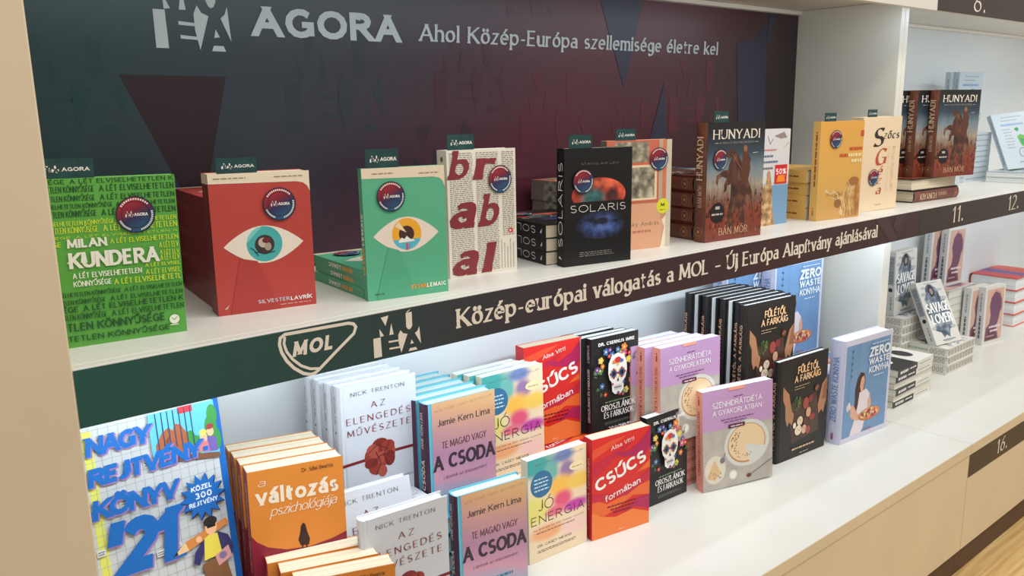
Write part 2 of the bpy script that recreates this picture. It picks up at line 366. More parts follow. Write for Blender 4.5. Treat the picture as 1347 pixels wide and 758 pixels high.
def card(root_m, u, w, h, cw, ht, label):
    """a dark teal card tucked behind the front cover of a standing book, its top sticking out"""
    c = Canvas(cw, ht, lambda a, b, d: (a, -d-.0004, b)); c.part('card_print')
    emblem(c, .13, .30, .40, .66, W0); c.text('AGORA', .45, .36, .92, .20, (.22, .2, 0, 0, .2), W0)
    r = empty('teal_card'); m = MB(); dz = ht+.03
    m.box((0, 0, -.03), (cw, .0004, ht), CARD_M); m.build('card_sheet', r)
    c2 = c; o = c2.build(r)['card_print']
    o.location.y = .0002
    r.matrix_world = root_m @ Matrix.Translation((u*w, .0009, h)); tag(r, label, 'card', 'teal cards tucked into the recommended books'); return r
# ---------------------------------------------------------------- books
class Spec: pass
BOOKS = {}
def book(key, name, label, w, h, t, M, hard=False, front=None, spine=None, cm=None, sm=None, bm=None, pg=PG_CREAM, group=None, cat='book', curve=0.):
    r = empty(name); ct = .0026 if hard else .0006; cm = cm or M_WHITE; sm = sm or cm; bm = bm or cm
    c = MB()
    if hard:
        prof = [(.004, 0), (.0075, .0012), (.011, 0), (w, 0), (w, ct), (ct, ct), (ct, t-ct), (w, t-ct), (w, t), (.011, t), (.0075, t-.0012), (.004, t), (0, t*.78), (-.0012, t*.5), (0, t*.22)]
        sd = {0: cm, 1: cm, 2: cm, 8: bm, 9: bm, 10: bm, 11: sm, 12: sm, 13: sm, 14: sm}
        c.prism(prof, 0, h, cm, sd); p0 = (ct, ct, .003); p1 = (w-.004, t-ct, h-.003)
    else:
        prof = [(0, 0), (w, 0), (w, ct), (ct, ct), (ct, t-ct), (w, t-ct), (w, t), (0, t)]
        c.prism(prof, 0, h, cm, {0: cm, 6: bm, 7: sm}); p0 = (ct, .0016, .0008); p1 = (w-.0010, t-ct, h-.0008)
    co = c.build('cover', r)
    p = MB()
    if curve and not hard:   # pages of a soft book bow away towards the fore-edge
        x0, y0, z0 = p0; x1, y1, z1 = p1
        p.prism([(x0, y0), (x1*.5, y0), (x1, y0), (x1-.0015, (y0+y1)/2), (x1, y1), (x0, y1)], z0, z1, pg)
    else:
        x0, y0, z0 = p0; x1, y1, z1 = p1
        p.prism([(x0, y0), (x1, y0), (x1-.0012, y0+(y1-y0)*.3), (x1-.0012, y0+(y1-y0)*.7), (x1, y1), (x0, y1)], z0, z1, pg)
    p.build('page_block', r)
    if front:
        cv = Canvas(w, h, FRONT); front(cv); cv.build(r)
    if spine:
        so = .0013 if hard else 0
        cs = Canvas(h, t, lambda a, b, d: (-d-so, b, a)); cs.part('spine_print'); spine(cs); cs.build(r)
    r.matrix_world = M; tag(r, label, cat, group); r['_w'] = w; BOOKS[key] = r
    del r['_w']; return r
BL_ = lambda c, s, m, a0=.06, a1=.6, cap=.45, b=.28, st=SANS: c.text(s, a0, b, a1, cap, st, m)
rnd = random.Random(3)
def C_(r, g, b): return flat(r, g, b)

# ---- upper shelf covers
LY = C_(196, 220, 66); LD = C_(34, 84, 42); LW = C_(238, 238, 224); LG = C_(84, 160, 70)
HS = (.2, .16, 0, 0, .2)
def f_kundera(c):
    c.part('repeated_title_print'); P = 'A LÉT ELVISELHETETLEN '; Q = 'KÖNNYŰSÉGE '
    rows = [(.968, .026, 2, LD), (.918, .036, 1, LD), (.868, .032, 1, LD), (.826, .026, 0, LD), (.776, .036, 1, LD), (.728, .026, 0, LY), (.683, .036, 1, LY), (.652, .014, 2, LY), (.606, .030, 3, LY),
            (.556, .036, 4, LY), (.516, .026, 4, LY), (.478, .036, 4, LY), (.446, .022, 5, LY), (.400, .030, 5, LY), (.357, .034, 6, LY), (.308, .026, 0, LD), (.262, .028, 1, LD), (.216, .034, 2, LD), (.168, .034, 1, LD), (.100, .050, 0, LD), (.038, .034, 1, LD)]
    segs = {0: [('ELVISELHETETLEN KÖNNYŰSÉGE', .02, .52), ('A LÉT ELVISELHETETLEN', .55, .985)], 1: [('HETETLEN KÖNNYŰSÉGE', .02, .40), ('A LÉT ELVISELHETETLEN', .44, .985)],
            2: [('ŰSÉGE', .02, .20), ('A LÉT ELVISELHETETLEN K', .24, .985)], 3: [('SÉGE', .02, .13), ('A LÉT ELVISELHETETLEN', .48, .985)], 4: [('GE', .03, .10), ('A LÉT ELV', .84, .985)],
            5: [('E', .03, .06), ('A LÉT ELVISEL', .72, .985)], 6: [('N', .03, .07), ('A LÉT ELVISELHETETL', .48, .985)]}
    for b, cap, k, m in rows:
        if b < .12 and cap > .04: L = [('TETLEN KÖNNYŰSÉGE', .02, .83)]
        elif abs(b-.038) < .01: L = [('HETETLEN KÖNNYŰSÉGE', .02, .86)]
        else: L = segs[k]
        for s, a0, a1 in L: c.text(s, a0, b, a1, cap, HS, m)
    c.part('title'); c.text('MILAN', .18, .597, .445, .052, (.24, .2, 0, 0, .2), LW); c.text('KUNDERA', .185, .475, .815, .094, (.26, .2, 0, 0, .2), LW)
    c.text('A LÉT ELVISELHETETLEN', .19, .415, .685, .032, HS, LW); c.text('KÖNNYŰSÉGE', .19, .366, .455, .032, HS, LW)
    c.part('publisher_emblem'); c.disc(.905, .10, .0058, LW); c.line([(.885, .11), (.905, .095), (.925, .112)], .0008, LG); c.greek(.87, .062, .94, .070, 1, LW, .7)
RED1 = C_(186, 70, 62); CRM = C_(232, 216, 190); TL = C_(74, 172, 170)
def eye(c, base, iris, pup, extra):
    c.part('cover_picture')
    top = [(.10+.8*i/16, .487+.135*math.sin(math.pi*i/16)**.9) for i in range(17)]; bot = [(.9-.8*i/16, .487-.135*math.sin(math.pi*i/16)**.9) for i in range(1, 16)]
    c.poly(top+bot, C_(236, 222, 206)); rr = .18*c.w
    c.disc(.503, .49, rr, iris); extra(c, rr); 
def f_lavrik(c):
    c.part('cover_band'); c.poly([(0, .932)]+[(.86, .925), (.93, .915), (.975, .89), (1, .85), (1, 1), (0, 1)], CRM)
    def ex(c, r):
        c.ell(.503, .49, r/c.w, r/c.h, C_(120, 202, 196), 95, 175); 
        c.disc(.503, .485, r*.55, C_(60, 52, 52)); c.ell(.49, .50, .05, .035, C_(196, 178, 160)); c.ell(.535, .47, .035, .03, C_(170, 150, 136)); c.ell(.52, .515, .04, .02, C_(110, 40, 40))
        c.line([(.40, .435), (.47, .43), (.52, .42), (.60, .43)], .0012, C_(40, 50, 56)); c.line([(.36, .47), (.40, .445), (.43, .41)], .0012, C_(40, 50, 56))
    eye(c, RED1, TL, 0, ex)
    c.poly([(.25, .40), (.42, .37), (.62, .0), (.12, .0)], C_(176, 64, 57))
    c.part('author_name'); c.text('SILVESTER', .40, .058, .715, .028, BOLD, C_(196, 186, 196)); c.text('LAVRÍK', .735, .056, .95, .028, BOLD, C_(244, 240, 236))
    c.greek(.62, .03, .95, .042, 1, C_(210, 160, 150), .6); c.greek(.05, .964, .37, .974, 1, C_(150, 120, 100), .6); c.greek(.64, .962, .95, .972, 1, C_(150, 120, 100), .6)
    c.poly([(.06, .045), (.11, .075), (.09, .045)], C_(216, 190, 180))
GR1 = C_(92, 178, 140)
def f_vesna(c):
    c.part('cover_band'); c.poly([(0, .925), (.86, .915), (.93, .905), (.975, .88), (1, .83), (1, 1), (0, 1)], CRM)
    def ex(c, r):
        c.ell(.503, .49, r/c.w, r/c.h, C_(92, 186, 204), 200, 340); c.disc(.50, .49, r*.52, C_(72, 46, 40)); c.poly([(.36, .55), (.41, .59), (.50, .50)], C_(236, 214, 170))
        c.poly([(.40, .44), (.44, .465), (.47, .45), (.50, .475), (.54, .45), (.58, .445), (.60, .43), (.40, .425)], C_(240, 238, 230)); c.poly([(.60, .47), (.67, .455), (.61, .45)], C_(242, 190, 70))
        c.line([(.50, .415), (.50, .37)], .003, C_(196, 80, 130)); c.line([(.53, .41), (.53, .38)], .002, C_(110, 150, 200))
    eye(c, GR1, C_(240, 172, 50), 0, ex)
    c.poly([(.27, .40), (.40, .37), (.60, .0), (.10, .0)], C_(86, 170, 133))
    c.part('author_name'); c.text('VESNA', .53, .056, .715, .034, XBOLD, C_(236, 158, 62)); c.text('LEMAIC', .73, .056, .965, .034, XBOLD, C_(240, 240, 226))
    c.greek(.12, .955, .38, .966, 1, C_(150, 130, 100), .6); c.greek(.68, .945, .94, .955, 1, C_(150, 130, 100), .6); c.greek(.09, .04, .2, .06, 1, C_(60, 120, 90), .6)
MAR = C_(132, 46, 52)
FB = (.36, .12, .07, .30, .2)
def big_it(c, ch, a, b, wd, cap):  # fat slanted letters of the poetry cover
    c.text(ch, a, b, a+wd, cap, FB, MAR)
def f_brabal(c):
    c.part('column_print'); m = C_(150, 140, 128)
    for a0, a1 in ((.035, .37), (.41, .74), (.79, .97)):
        c.greek(a0, .03 if a0 < .7 else .30, a1, .985, 62 if a0 < .7 else 44, m, .42, int(a0*100), .05)
    for i in range(5): c.greek(.76+.045*i, .03, .775+.045*i, .27-.03*(i % 3), 20, m, .5, i, 0)
    c.part('title'); w = c.w
    for s, a, b, wd, cap in (('b', .05, .775, .19, .215), ('r', .43, .765, .20, .225), ('a', .05, .39, .25, .28), ('b', .47, .39, .19, .25), ('a', .07, .012, .25, .27), ('l', .50, .015, .06, .235)):
        c.text(s, a, b, a+wd, cap, (.40, .14, .07, .26, .2), MAR)
    c.part('emblem'); c.disc(.908, .337, .0045, C_(206, 70, 56)); c.disc(.90, .335, .002, C_(240, 200, 190))
STL = (.075, .075, 0, 0, .22)
PLANET = blobs('planet_print', (190, 66, 46), [(.62, .70, .25, .05, (226, 104, 70)), (.42, .58, .22, .10, (60, 110, 110)), (.30, .50, .2, .06, (44, 60, 70)), (.70, .58, .12, .08, (90, 40, 40)), (.85, .62, .08, .08, (220, 90, 60))], .139, .198, .55)
EYEB = blobs('blue_iris_print', (18, 17, 18), [(.54, .340, .36, .120, (58, 78, 138)), (.54, .350, .22, .070, (78, 100, 160)), (.55, .375, .12, .035, (30, 32, 52))], .139, .198, .95)
def f_solaris(c):
    c.part('cover_picture'); n = 26
    c.poly([(.505+.40*math.cos(math.pi*(-.12+1.24*i/n)), .60+.148*math.sin(math.pi*(-.12+1.24*i/n))-.0) for i in range(n+1)], PLANET)
    c.ell(.55, .34, .40, .125, EYEB); c.ell(.52, .51, .47, .035, C_(18, 17, 18))
    c.part('title'); c.text('SOLARIS', .09, .460, .905, .062, STL, W0); c.text('STANISLAW LEM', .24, .86, .79, .016, STL, C_(160, 150, 140))
    c.greek(.22, .078, .75, .125, 3, C_(140, 132, 124), .35)
def s_solaris(c): c.text('SOLARIS', .17, .22, .88, .56, (.10, .10, 0, 0, .25), W0); c.poly([(.06, .3), (.09, .62), (.07, .7)], W0)
def f_andras(c):
    c.part('cover_picture'); R = C_(204, 108, 84); c.rect(.0, .60, .80, 1, R); c.rect(0, .43, .80, .60, C_(198, 104, 80)); c.rect(.80, .30, .86, 1, C_(188, 168, 140)); c.rect(.86, .4, .91, 1, C_(214, 120, 92)); c.rect(.92, .0, 1, 1, C_(206, 196, 176))
    g = grad('grey_photo_print', [(.3, (70, 66, 58)), (.5, (140, 132, 112)), (.7, (206, 196, 170))], (0, 0, .1), 0, 1, 55)
    c.rect(.12, .80, .64, .985, g); c.rect(.12, .455, .77, .775, C_(232, 212, 176)); c.rect(.16, .475, .735, .755, g)
    c.poly([(0, 0), (.84, 0), (.86, .10), (.90, .22), (.84, .28), (.80, .42), (0, .43)], C_(222, 168, 132)); c.poly([(.84, 0), (.92, 0), (.92, .30), (.86, .26), (.90, .2)], C_(240, 226, 204))
    c.part('author_name'); None
    c.text('sky András', .36, .218, .81, .034, SERIFT, C_(84, 60, 48)); c.greek(.40, .155, .70, .185, 1, C_(190, 120, 96), .7)
    c.part('yellow_sticker'); c.disc(.872, .388, .0145, C_(226, 222, 60)); c.text('M', .845, .385, .895, .03, XBOLD, C_(50, 50, 30)); c.greek(.82, .35, .92, .362, 1, C_(70, 70, 30), .5)
SKY = grad('battle_sky_print', [(.0, (122, 52, 36)), (.22, (138, 62, 40)), (.36, (128, 92, 74)), (.47, (168, 156, 140)), (.60, (120, 138, 148)), (.74, (52, 70, 84)), (.90, (26, 28, 32)), (1, (22, 20, 20))], (0, 0, 4.3), 0, .12, 30)
BRO = C_(70, 38, 30); BR2 = C_(96, 56, 42); BR3 = C_(150, 104, 70)
HSP = grad('brown_leather_spine', [(.3, (96, 50, 38)), (.7, (126, 72, 52))], (0, 0, .2), 0, 1, 40)
def f_hunyadi(c):
    c.part('cover_picture'); c.rect(0.0, 0, 1, 1, SKY)
    rr = random.Random(5)
    for i in range(170):
        a = rr.random(); b = rr.uniform(.02, .42); s = rr.uniform(.012, .04); c.poly([(a, b), (a+s*.5, b+s*1.6), (a+s, b+s*.2)], rr.choice((BRO, BR2, C_(126, 60, 42), C_(160, 96, 62), C_(58, 30, 26))), False)
    c.up()
    for i in range(14):
        a = rr.random()*.95; c.line([(a, .30), (a+rr.uniform(-.02, .02), .52)], .0006, BRO, up=False)
    c.up()
    body = [(.42, .785), (.35, .755), (.33, .70), (.36, .695), (.43, .71), (.38, .65), (.36, .60), (.28, .60), (.22, .575), (.17, .56), (.155, .50), (.185, .475), (.20, .53), (.26, .55), (.34, .53), (.30, .48), (.31, .42), (.34, .42), (.36, .47), (.42, .48), (.42, .36), (.37, .22), (.41, .10), (.48, .10), (.48, .22), (.55, .28), (.60, .14), (.68, .10), (.69, .16), (.66, .28), (.72, .38), (.80, .30), (.84, .16), (.80, .40), (.73, .50), (.72, .58), (.76, .68), (.70, .74), (.66, .76), (.63, .72), (.60, .66), (.54, .72), (.47, .76)]
    c.poly(body, grad('dark_horse_print', [(.35, (48, 28, 24)), (.55, (84, 48, 36)), (.7, (128, 84, 58))], (0, 0, .1), 0, 1, 45, detail=5)); c.poly([(.60, .62), (.61, .74), (.66, .80), (.70, .76), (.76, .60), (.70, .45), (.60, .48)], BR2); c.ell(.655, .775, .035, .028, BR3)
    c.poly([(.44, .68), (.50, .64), (.54, .50), (.48, .46), (.42, .56)], BR2); c.line([(.42, .74), (.52, .66), (.60, .60)], .0012, BR3); c.line([(.18, .54), (.24, .56)], .002, BR3); c.line([(.62, .78), (.60, .88)], .0008, BR3)
    c.line([(.79, .735), (.88, .738)], .0008, W0)
    c.part('title'); c.text('HUNYADI', .095, .862, .895, .078, (.2, .07, .07, 0, .2), C_(238, 228, 212)); c.line([(.12, .829), (.18, .829)], .0007, W0); c.line([(.82, .829), (.88, .829)], .0007, W0)
    c.text('A HOLLÓ FELEMELKEDÉSE', .20, .822, .80, .016, SERIFT, C_(206, 196, 186)); c.text('BÁN MÓR', .24, .050, .74, .062, (.11, .05, .06, 0, .24), C_(216, 176, 140))
    c.part('black_seal'); c.disc(.198, .245, .0205, C_(34, 28, 28)); c.greek(.10, .225, .30, .25, 1, C_(200, 190, 180), .6); c.rect(.16, .275, .235, .30, C_(190, 180, 176))
def s_hunyadi(c):
    g = C_(214, 186, 158); c.text('BÁN MÓR', .30, .3, .48, .30, SERIFT, g); c.text('HUNYADI', .53, .3, .88, .48, (.18, .07, .07, 0, .2), g)
    c.line([(.09+.035*math.cos(i*.7), .5+.30*math.sin(i*.7)) for i in range(9)], .0009, C_(180, 130, 90), True); c.disc(.09, .5, .003, C_(180, 130, 90))
def s_hunyadi_plain(c): s_hunyadi(c)
def f_statue(c):
    c.part('cover_picture'); c.rect(0.0, .45, 1, 1, C_(214, 212, 212)); c.rect(.35, 0, 1, .42, C_(120, 156, 190)); c.poly([(.0, 0), (.45, 0), (.40, .40), (.0, .5)], C_(190, 180, 176))
    STG = grad('golden_statue_print', [(.35, (128, 92, 58)), (.5, (176, 136, 90)), (.65, (222, 190, 140))], (0, 0, .1), 0, 1, 60, detail=4); c.poly([(.10, 0), (.62, 0), (.52, .22), (.50, .36), (.46, .46), (.44, .52), (.38, .56), (.32, .50), (.30, .44), (.18, .38), (.12, .22)], STG); c.ell(.375, .53, .06, .045, C_(186, 150, 104))
    c.poly([(.5, .93), (.8, .97), (.9, .91), (.7, .90)], C_(150, 130, 130)); c.line([(.3, .93), (.38, .85), (.46, .90)], .0015, C_(80, 92, 120)); c.line([(.8, .8), (.95, .86)], .001, C_(150, 130, 120))
    c.part('title'); c.greek(.10, .78, .60, .80, 1, C_(206, 110, 110), .8); c.greek(.12, .715, .5, .745, 1, C_(92, 110, 140), .7, 3); c.greek(.12, .655, .66, .685, 1, C_(92, 110, 140), .7, 4); c.greek(.12, .59, .55, .62, 1, C_(120, 110, 110), .7, 5)
    c.part('sale_sticker'); c.rect(.56, .43, .94, .63, C_(206, 34, 44)); c.text('50%', .60, .53, .90, .06, BOLD, C_(246, 226, 226)); c.poly([(.62, .45), (.9, .45), (.86, .50), (.9, .52), (.66, .52)], C_(240, 140, 40))
YC = C_(222, 174, 92)
YG = grad('golden_cover_print', [(.0, (206, 158, 92)), (.5, (222, 172, 84)), (1, (226, 166, 74))], (0, 0, 4.4), 0, .3, 9)
def f_yellow(c):
    c.part('cover_picture'); w_ = C_(228, 208, 166); d = C_(150, 106, 60)
    c.poly([(.16, .30), (.22, .25), (.36, .24), (.46, .16), (.50, .10), (.55, .015), (.99, .015), (.98, .30), (.92, .38), (.82, .42), (.72, .41), (.66, .36), (.60, .28), (.52, .26), (.46, .31), (.40, .30), (.34, .27), (.26, .28), (.20, .33)], grad('camel_print', [(.35, (160, 108, 56)), (.5, (192, 140, 76)), (.65, (222, 186, 124))], (0, 0, .1), 0, 1, 38, detail=5))
    c.line([(.17, .31), (.30, .26), (.38, .29), (.47, .25), (.5, .17), (.56, .10), (.6, .03)], .0022, w_); c.line([(.62, .30), (.60, .20), (.66, .10), (.64, .02)], .002, w_); c.line([(.70, .38), (.78, .30), (.74, .18), (.80, .03)], .002, w_); c.line([(.36, .22), (.46, .20), (.56, .23), (.52, .14), (.42, .17)], .0018, w_)
    c.line([(.90, .36), (.88, .22), (.92, .06)], .0018, d); c.ell(.83, .38, .12, .045, C_(166, 110, 60)); c.ell(.48, .16, .08, .045, d)
    c.part('title'); o = C_(200, 84, 44); y = C_(244, 222, 166)
    c.greek(.68, .70, .98, .735, 1, o, .9, 8, 0); c.greek(.46, .635, .66, .672, 1, o, .9, 9, 0); c.greek(.66, .635, .98, .672, 1, y, .9, 10, 0); c.greek(.74, .575, .98, .612, 1, y, .9, 11, 0)
    c.rect(.93, .84, 1, .90, o)
def s_yellow(c): c.greek(.35, .35, .90, .62, 1, C_(160, 96, 50), .9, 5, 0); c.greek(.05, .45, .13, .6, 1, C_(160, 96, 50), .9, 5, 0)
def f_szocs(c):
    k = C_(54, 40, 38); r = C_(190, 84, 62); f = (.26, .05, .05, .28, .22)
    c.part('title'); c.text('S', .27, .685, .50, .20, f, k); c.text('zőcs', .54, .765, .93, .085, (.24, .07, .05, .25, .2), k)
    c.text('G', .37, .485, .60, .185, f, r); c.text('é', .45, .38, .55, .10, f, r); c.text('z', .44, .285, .54, .09, f, r); c.text('a', .44, .175, .54, .10, f, r)
    rr = random.Random(4)
    for i in range(13): c.text('MŰVEINEKRÓL'[i % 11], .80, .66-i*.038, .86, .028, SERIFT, C_(196, 150, 120))
    for i in range(14): c.text('SZERENADOK'[i % 10], .68, .665-i*.035, .72, .018, SERIFT, C_(206, 160, 130))
    c.greek(.44, .06, .60, .072, 1, C_(190, 150, 130), .6)
# ---- lower shelf covers
def f_trenton(c):
    c.part('cover_picture'); r = C_(122, 32, 34); k = [C_(150, 56, 46), C_(172, 76, 62), C_(128, 40, 36)]
    c.line([(-.0, .342), (.35, .352)], .0052, r); c.line([(.66, .372), (1, .372)], .0052, r)
    for i, (a, b, x, y, m) in enumerate([(.42, .36, .13, .10, 0), (.56, .37, .14, .11, 1), (.50, .45, .11, .06, 2), (.45, .27, .11, .07, 0), (.50, .34, .16, .05, 1), (.60, .43, .09, .05, 0), (.38, .31, .09, .045, 2), (.52, .22, .06, .05, 1), (.62, .32, .07, .07, 2), (.40, .42, .08, .05, 1)]): c.ell(a, b, x, y, k[m], n=14)
    for p in ([(.34, .40), (.46, .46), (.6, .40)], [(.38, .30), (.5, .36), (.66, .36)], [(.44, .2), (.5, .3), (.44, .4)], [(.60, .26), (.54, .36), (.62, .46)]): c.line(p, .0016, C_(96, 26, 28))
    t = C_(120, 30, 36); d = C_(70, 70, 76)
    c.part('title'); c.text('NICK TRENTON', .155, .908, .84, .034, (.12, .05, .02, 0, .3), d); c.text('AZ', .405, .785, .58, .050, (.14, .06, .03, 0, .5), t)
    c.text('ELENGEDÉS', .09, .678, .91, .054, (.14, .06, .03, 0, .4), t); c.text('MŰVÉSZETE', .095, .578, .91, .054, (.14, .06, .03, 0, .4), t)
    c.text('Ne agyald túl, fújd ki a negatív spirálból', .075, .124, .92, .018, (.12, .07, 0, .2, .2), d); c.text('és éld át az önzetlen szabadságot', .165, .078, .855, .018, (.12, .07, 0, .2, .2), d); c.greek(.42, .035, .60, .045, 1, C_(170, 120, 120), .6)
def s_trenton(c): c.text('NICK TRENTON', .70, .35, .92, .3, SERIFT, C_(110, 110, 116)); c.disc(.62, .5, .0022, C_(110, 40, 36)); c.text('AZ ELENGEDÉS MŰVÉSZETE', .12, .35, .56, .3, SERIFT, C_(150, 130, 136))
KG = grad('sunset_cover', [(.0, (60, 170, 190)), (.14, (150, 170, 190)), (.28, (208, 150, 170)), (.5, (176, 128, 158)), (.72, (196, 146, 142)), (.9, (212, 162, 120)), (1, (216, 176, 124))], (.9, 0, 4.6), -.05, .22, 7)
def f_kern(c):
    d = C_(58, 44, 50)
    c.part('title'); c.part('cover_colours').rect(0.075, 0, 1, 1, KG); c.part('title'); c.text('NEW YORK TIMES BESTSELLER', .12, .915, .95, .020, (.14, .14, 0, 0, .5), C_(176, 120, 84), b1=.945); c.text('Jamie Kern Lima', .155, .79, .915, .058, (.14, .12, 0, 0, .18), d)
    c.text('TE MAGAD VAGY', .205, .588, .855, .062, (.17, .15, 0, 0, .16), C_(96, 58, 70)); c.text('A CSODA', .09, .40, .97, .135, (.26, .22, 0, 0, .16), C_(60, 42, 52))
    c.text('Lépések az önbizalomért!', .21, .315, .85, .03, (.1, .08, 0, .15, .2), C_(90, 60, 76)); c.greek(.28, .16, .80, .20, 1, C_(40, 120, 150), .6); c.greek(.32, .10, .75, .14, 1, C_(40, 120, 150), .6, 4)
def s_kern(c): c.text('JAMIE KERN LIMA', .60, .35, .92, .3, SANS, C_(214, 190, 180)); c.text('A CSODA', .15, .3, .5, .38, BOLD, C_(214, 190, 180))
JG = grad('swirl_cover', [(.16, (238, 222, 184)), (.27, (238, 206, 170)), (.34, (230, 110, 140)), (.41, (206, 70, 150)), (.47, (240, 150, 80)), (.55, (246, 206, 84)), (.63, (150, 196, 130)), (.71, (60, 160, 170)), (.79, (120, 190, 186)), (.88, (236, 222, 190))], (2.6, 0, 1.9), -.12, 1.05, 7.5, detail=.6)
JG = blobs('swirl_cover', (238, 214, 180), [(.10, .50, .30, .16, (232, 218, 120)), (.12, .93, .40, .14, (66, 160, 156)), (.40, .84, .14, .18, (110, 176, 166)), (.60, .95, .22, .08, (110, 130, 180)), (.66, .80, .16, .12, (150, 120, 160)), (.55, .66, .26, .13, (244, 186, 80)), (.86, .66, .24, .10, (240, 196, 90)), (.58, .53, .20, .10, (226, 84, 120)), (.80, .43, .28, .07, (196, 60, 160)), (.45, .44, .2, .06, (230, 110, 130)), (.30, .26, .34, .09, (240, 170, 120)), (.78, .22, .26, .10, (240, 200, 190))], .146, .210)
def f_jo(c):
    d = C_(66, 52, 50); c.part('title'); c.text('NEW YORK TIMES BESTSELLER', .10, .925, .94, .018, SANS, C_(110, 110, 90), b1=.94)
    c.text('JÓ', .168, .487, .415, .105, THIN, d); c.text('ENERGIA', .045, .362, .95, .085, (.1, .1, 0, 0, .28), d); c.text('Az energia az élet alapja, kutatás', .07, .305, .95, .016, SANS, C_(120, 90, 80)); c.greek(.12, .27, .80, .285, 1, C_(130, 100, 90), .6)
    c.text('DR. CASEY MEANS', .14, .135, .72, .026, SANS, d); c.greek(.14, .08, .80, .11, 2, C_(120, 110, 100), .5)
    c.part('blue_roundel'); c.disc(.222, .745, .0265, C_(52, 110, 150))
    for i in range(4): c.greek(.10, .79-.035*i, .35, .803-.035*i, 1, C_(206, 226, 234), .9, i, .1)
    c.part('cream_oval'); c.ell(.826, .81, .13, .042, C_(240, 222, 176)); c.greek(.74, .80, .92, .812, 1, C_(170, 130, 90), .7)
CR = C_(216, 44, 40)
def f_csucs(c):
    c.part('cover_waves'); o = C_(232, 104, 48); m = C_(176, 34, 84); p = C_(196, 38, 60); o2 = C_(238, 128, 62)
    c.poly([(0, .0), (1, 0), (1, .12), (.7, .20), (.4, .17), (.15, .22), (0, .30)], o2); c.poly([(0, .28), (.2, .21), (.45, .26), (.7, .34), (1, .30), (1, .44), (.8, .42), (.5, .36), (.25, .33), (0, .42)], o)
    c.poly([(.55, .19), (.75, .22), (1, .15), (1, .30), (.8, .30)], m); c.poly([(0, .60), (.15, .66), (.3, .74), (.5, .80), (.7, .90), (.55, .86), (.25, .80), (0, .76)], p); c.poly([(.35, .83), (.6, .80), (.8, .86), (1, .98), (1, .80), (.9, .72), (.7, .74), (.5, .76)], m)
    c.poly([(.0, .80), (.3, .88), (.6, .97), (.3, .95), (0, .9)], C_(226, 80, 50)); c.poly([(0, .46), (.5, .40), (1, .56), (1, .48), (.6, .36), (0, .38)], p); c.poly([(.75, .56), (1, .66), (1, .58)], o)
    c.part('title'); c.text('CSÚCS', .095, .475, .92, .125, (.24, .19, 0, .05, .16), C_(244, 238, 230), b1=.655); c.text('formában', .23, .35, .83, .062, (.17, .15, 0, .1, .18), C_(244, 232, 226), b1=.445)
    c.text('Alisa Vitti', .32, .85, .705, .040, (.14, .12, 0, .1, .18), C_(244, 226, 216), b1=.90)
    for i in range(3): c.greek(.26+.05*i, .285-.035*i, .80-.05*i, .30-.035*i, 1, C_(110, 24, 40), .9, i, .1)
    c.greek(.46, .03, .56, .042, 1, C_(246, 200, 180), .7)
SK = C_(232, 228, 220)
def f_orosz(c):
    rr = random.Random(11); c.part('flower_wreath')
    pal = [C_(196, 52, 52), C_(220, 120, 60), C_(70, 110, 170), C_(110, 70, 150), C_(220, 190, 90), C_(190, 90, 130), C_(90, 140, 80)]
    for i in range(44):
        a = rr.random()*2*math.pi; R = rr.uniform(.78, 1.12); x, y = .5+.40*R*math.cos(a), .60+.255*R*math.sin(a)
        if not (.05 < x < .95): continue
        if i % 3 == 0: c.poly([(x, y), (x+.05*math.cos(a), y+.02), (x+.07*math.cos(a), y+.035*math.sin(a)), (x+.01, y-.015)], C_(72, 108, 70), False); continue
        s = rr.uniform(.003, .0062)
        for k in range(5): c.disc(x+s*.9/c.w*math.cos(k*1.256), y+s*.9/c.h*math.sin(k*1.256), s*.62, pal[i % 7], 8)
        c.disc(x, y, s*.45, C_(236, 214, 120), 8)
    c.part('skull_picture'); c.poly([(.30, .62), (.31, .72), (.37, .79), (.5, .82), (.63, .79), (.69, .72), (.70, .62), (.67, .55), (.63, .52), (.62, .42), (.56, .385), (.44, .385), (.38, .42), (.37, .52), (.33, .55)], SK)
    for a in (.415, .585):
        for k in range(8): c.disc(a+.062*math.cos(k*.785), .605+.042*math.sin(k*.785), .0035, pal[(k % 2)*4], 7)
        c.ell(a, .605, .062, .042, C_(60, 84, 130)); c.ell(a, .605, .035, .024, C_(24, 22, 26))
    c.poly([(.5, .565), (.475, .515), (.5, .525), (.525, .515)], C_(30, 26, 28)); c.rect(.42, .455, .58, .462, C_(60, 56, 56))
    for i in range(7): c.rect(.43+.022*i, .43, .434+.022*i, .485, C_(90, 84, 84))
    c.ell(.5, .745, .07, .032, pal[0]); c.ell(.42, .73, .035, .02, pal[1]); c.ell(.58, .73, .035, .02, pal[2]); c.ell(.5, .70, .03, .015, pal[4]); c.ell(.385, .50, .02, .015, pal[5]); c.ell(.615, .50, .02, .015, pal[2]); c.ell(.5, .40, .03, .012, pal[3])
    c.part('title'); c.text('DR. CSERNUS IMRE', .10, .925, .85, .034, BOLD, W0); c.text('OROSZLÁNOK', .14, .235, .86, .062, (.18, .08, .05, 0, .18), W0); c.text('ÉS FARKASOK', .20, .155, .82, .062, (.18, .08, .05, 0, .18), W0)
    c.greek(.22, .318, .80, .335, 1, C_(120, 150, 100), .6); c.greek(.2, .09, .8, .12, 2, C_(110, 110, 100), .4)
def s_orosz(c): c.text('OROSZLÁNOK ÉS FARKASOK', .12, .3, .68, .36, BOLD, C_(190, 186, 180)); c.text('CSERNUS', .75, .3, .93, .34, SANS, C_(190, 186, 180))
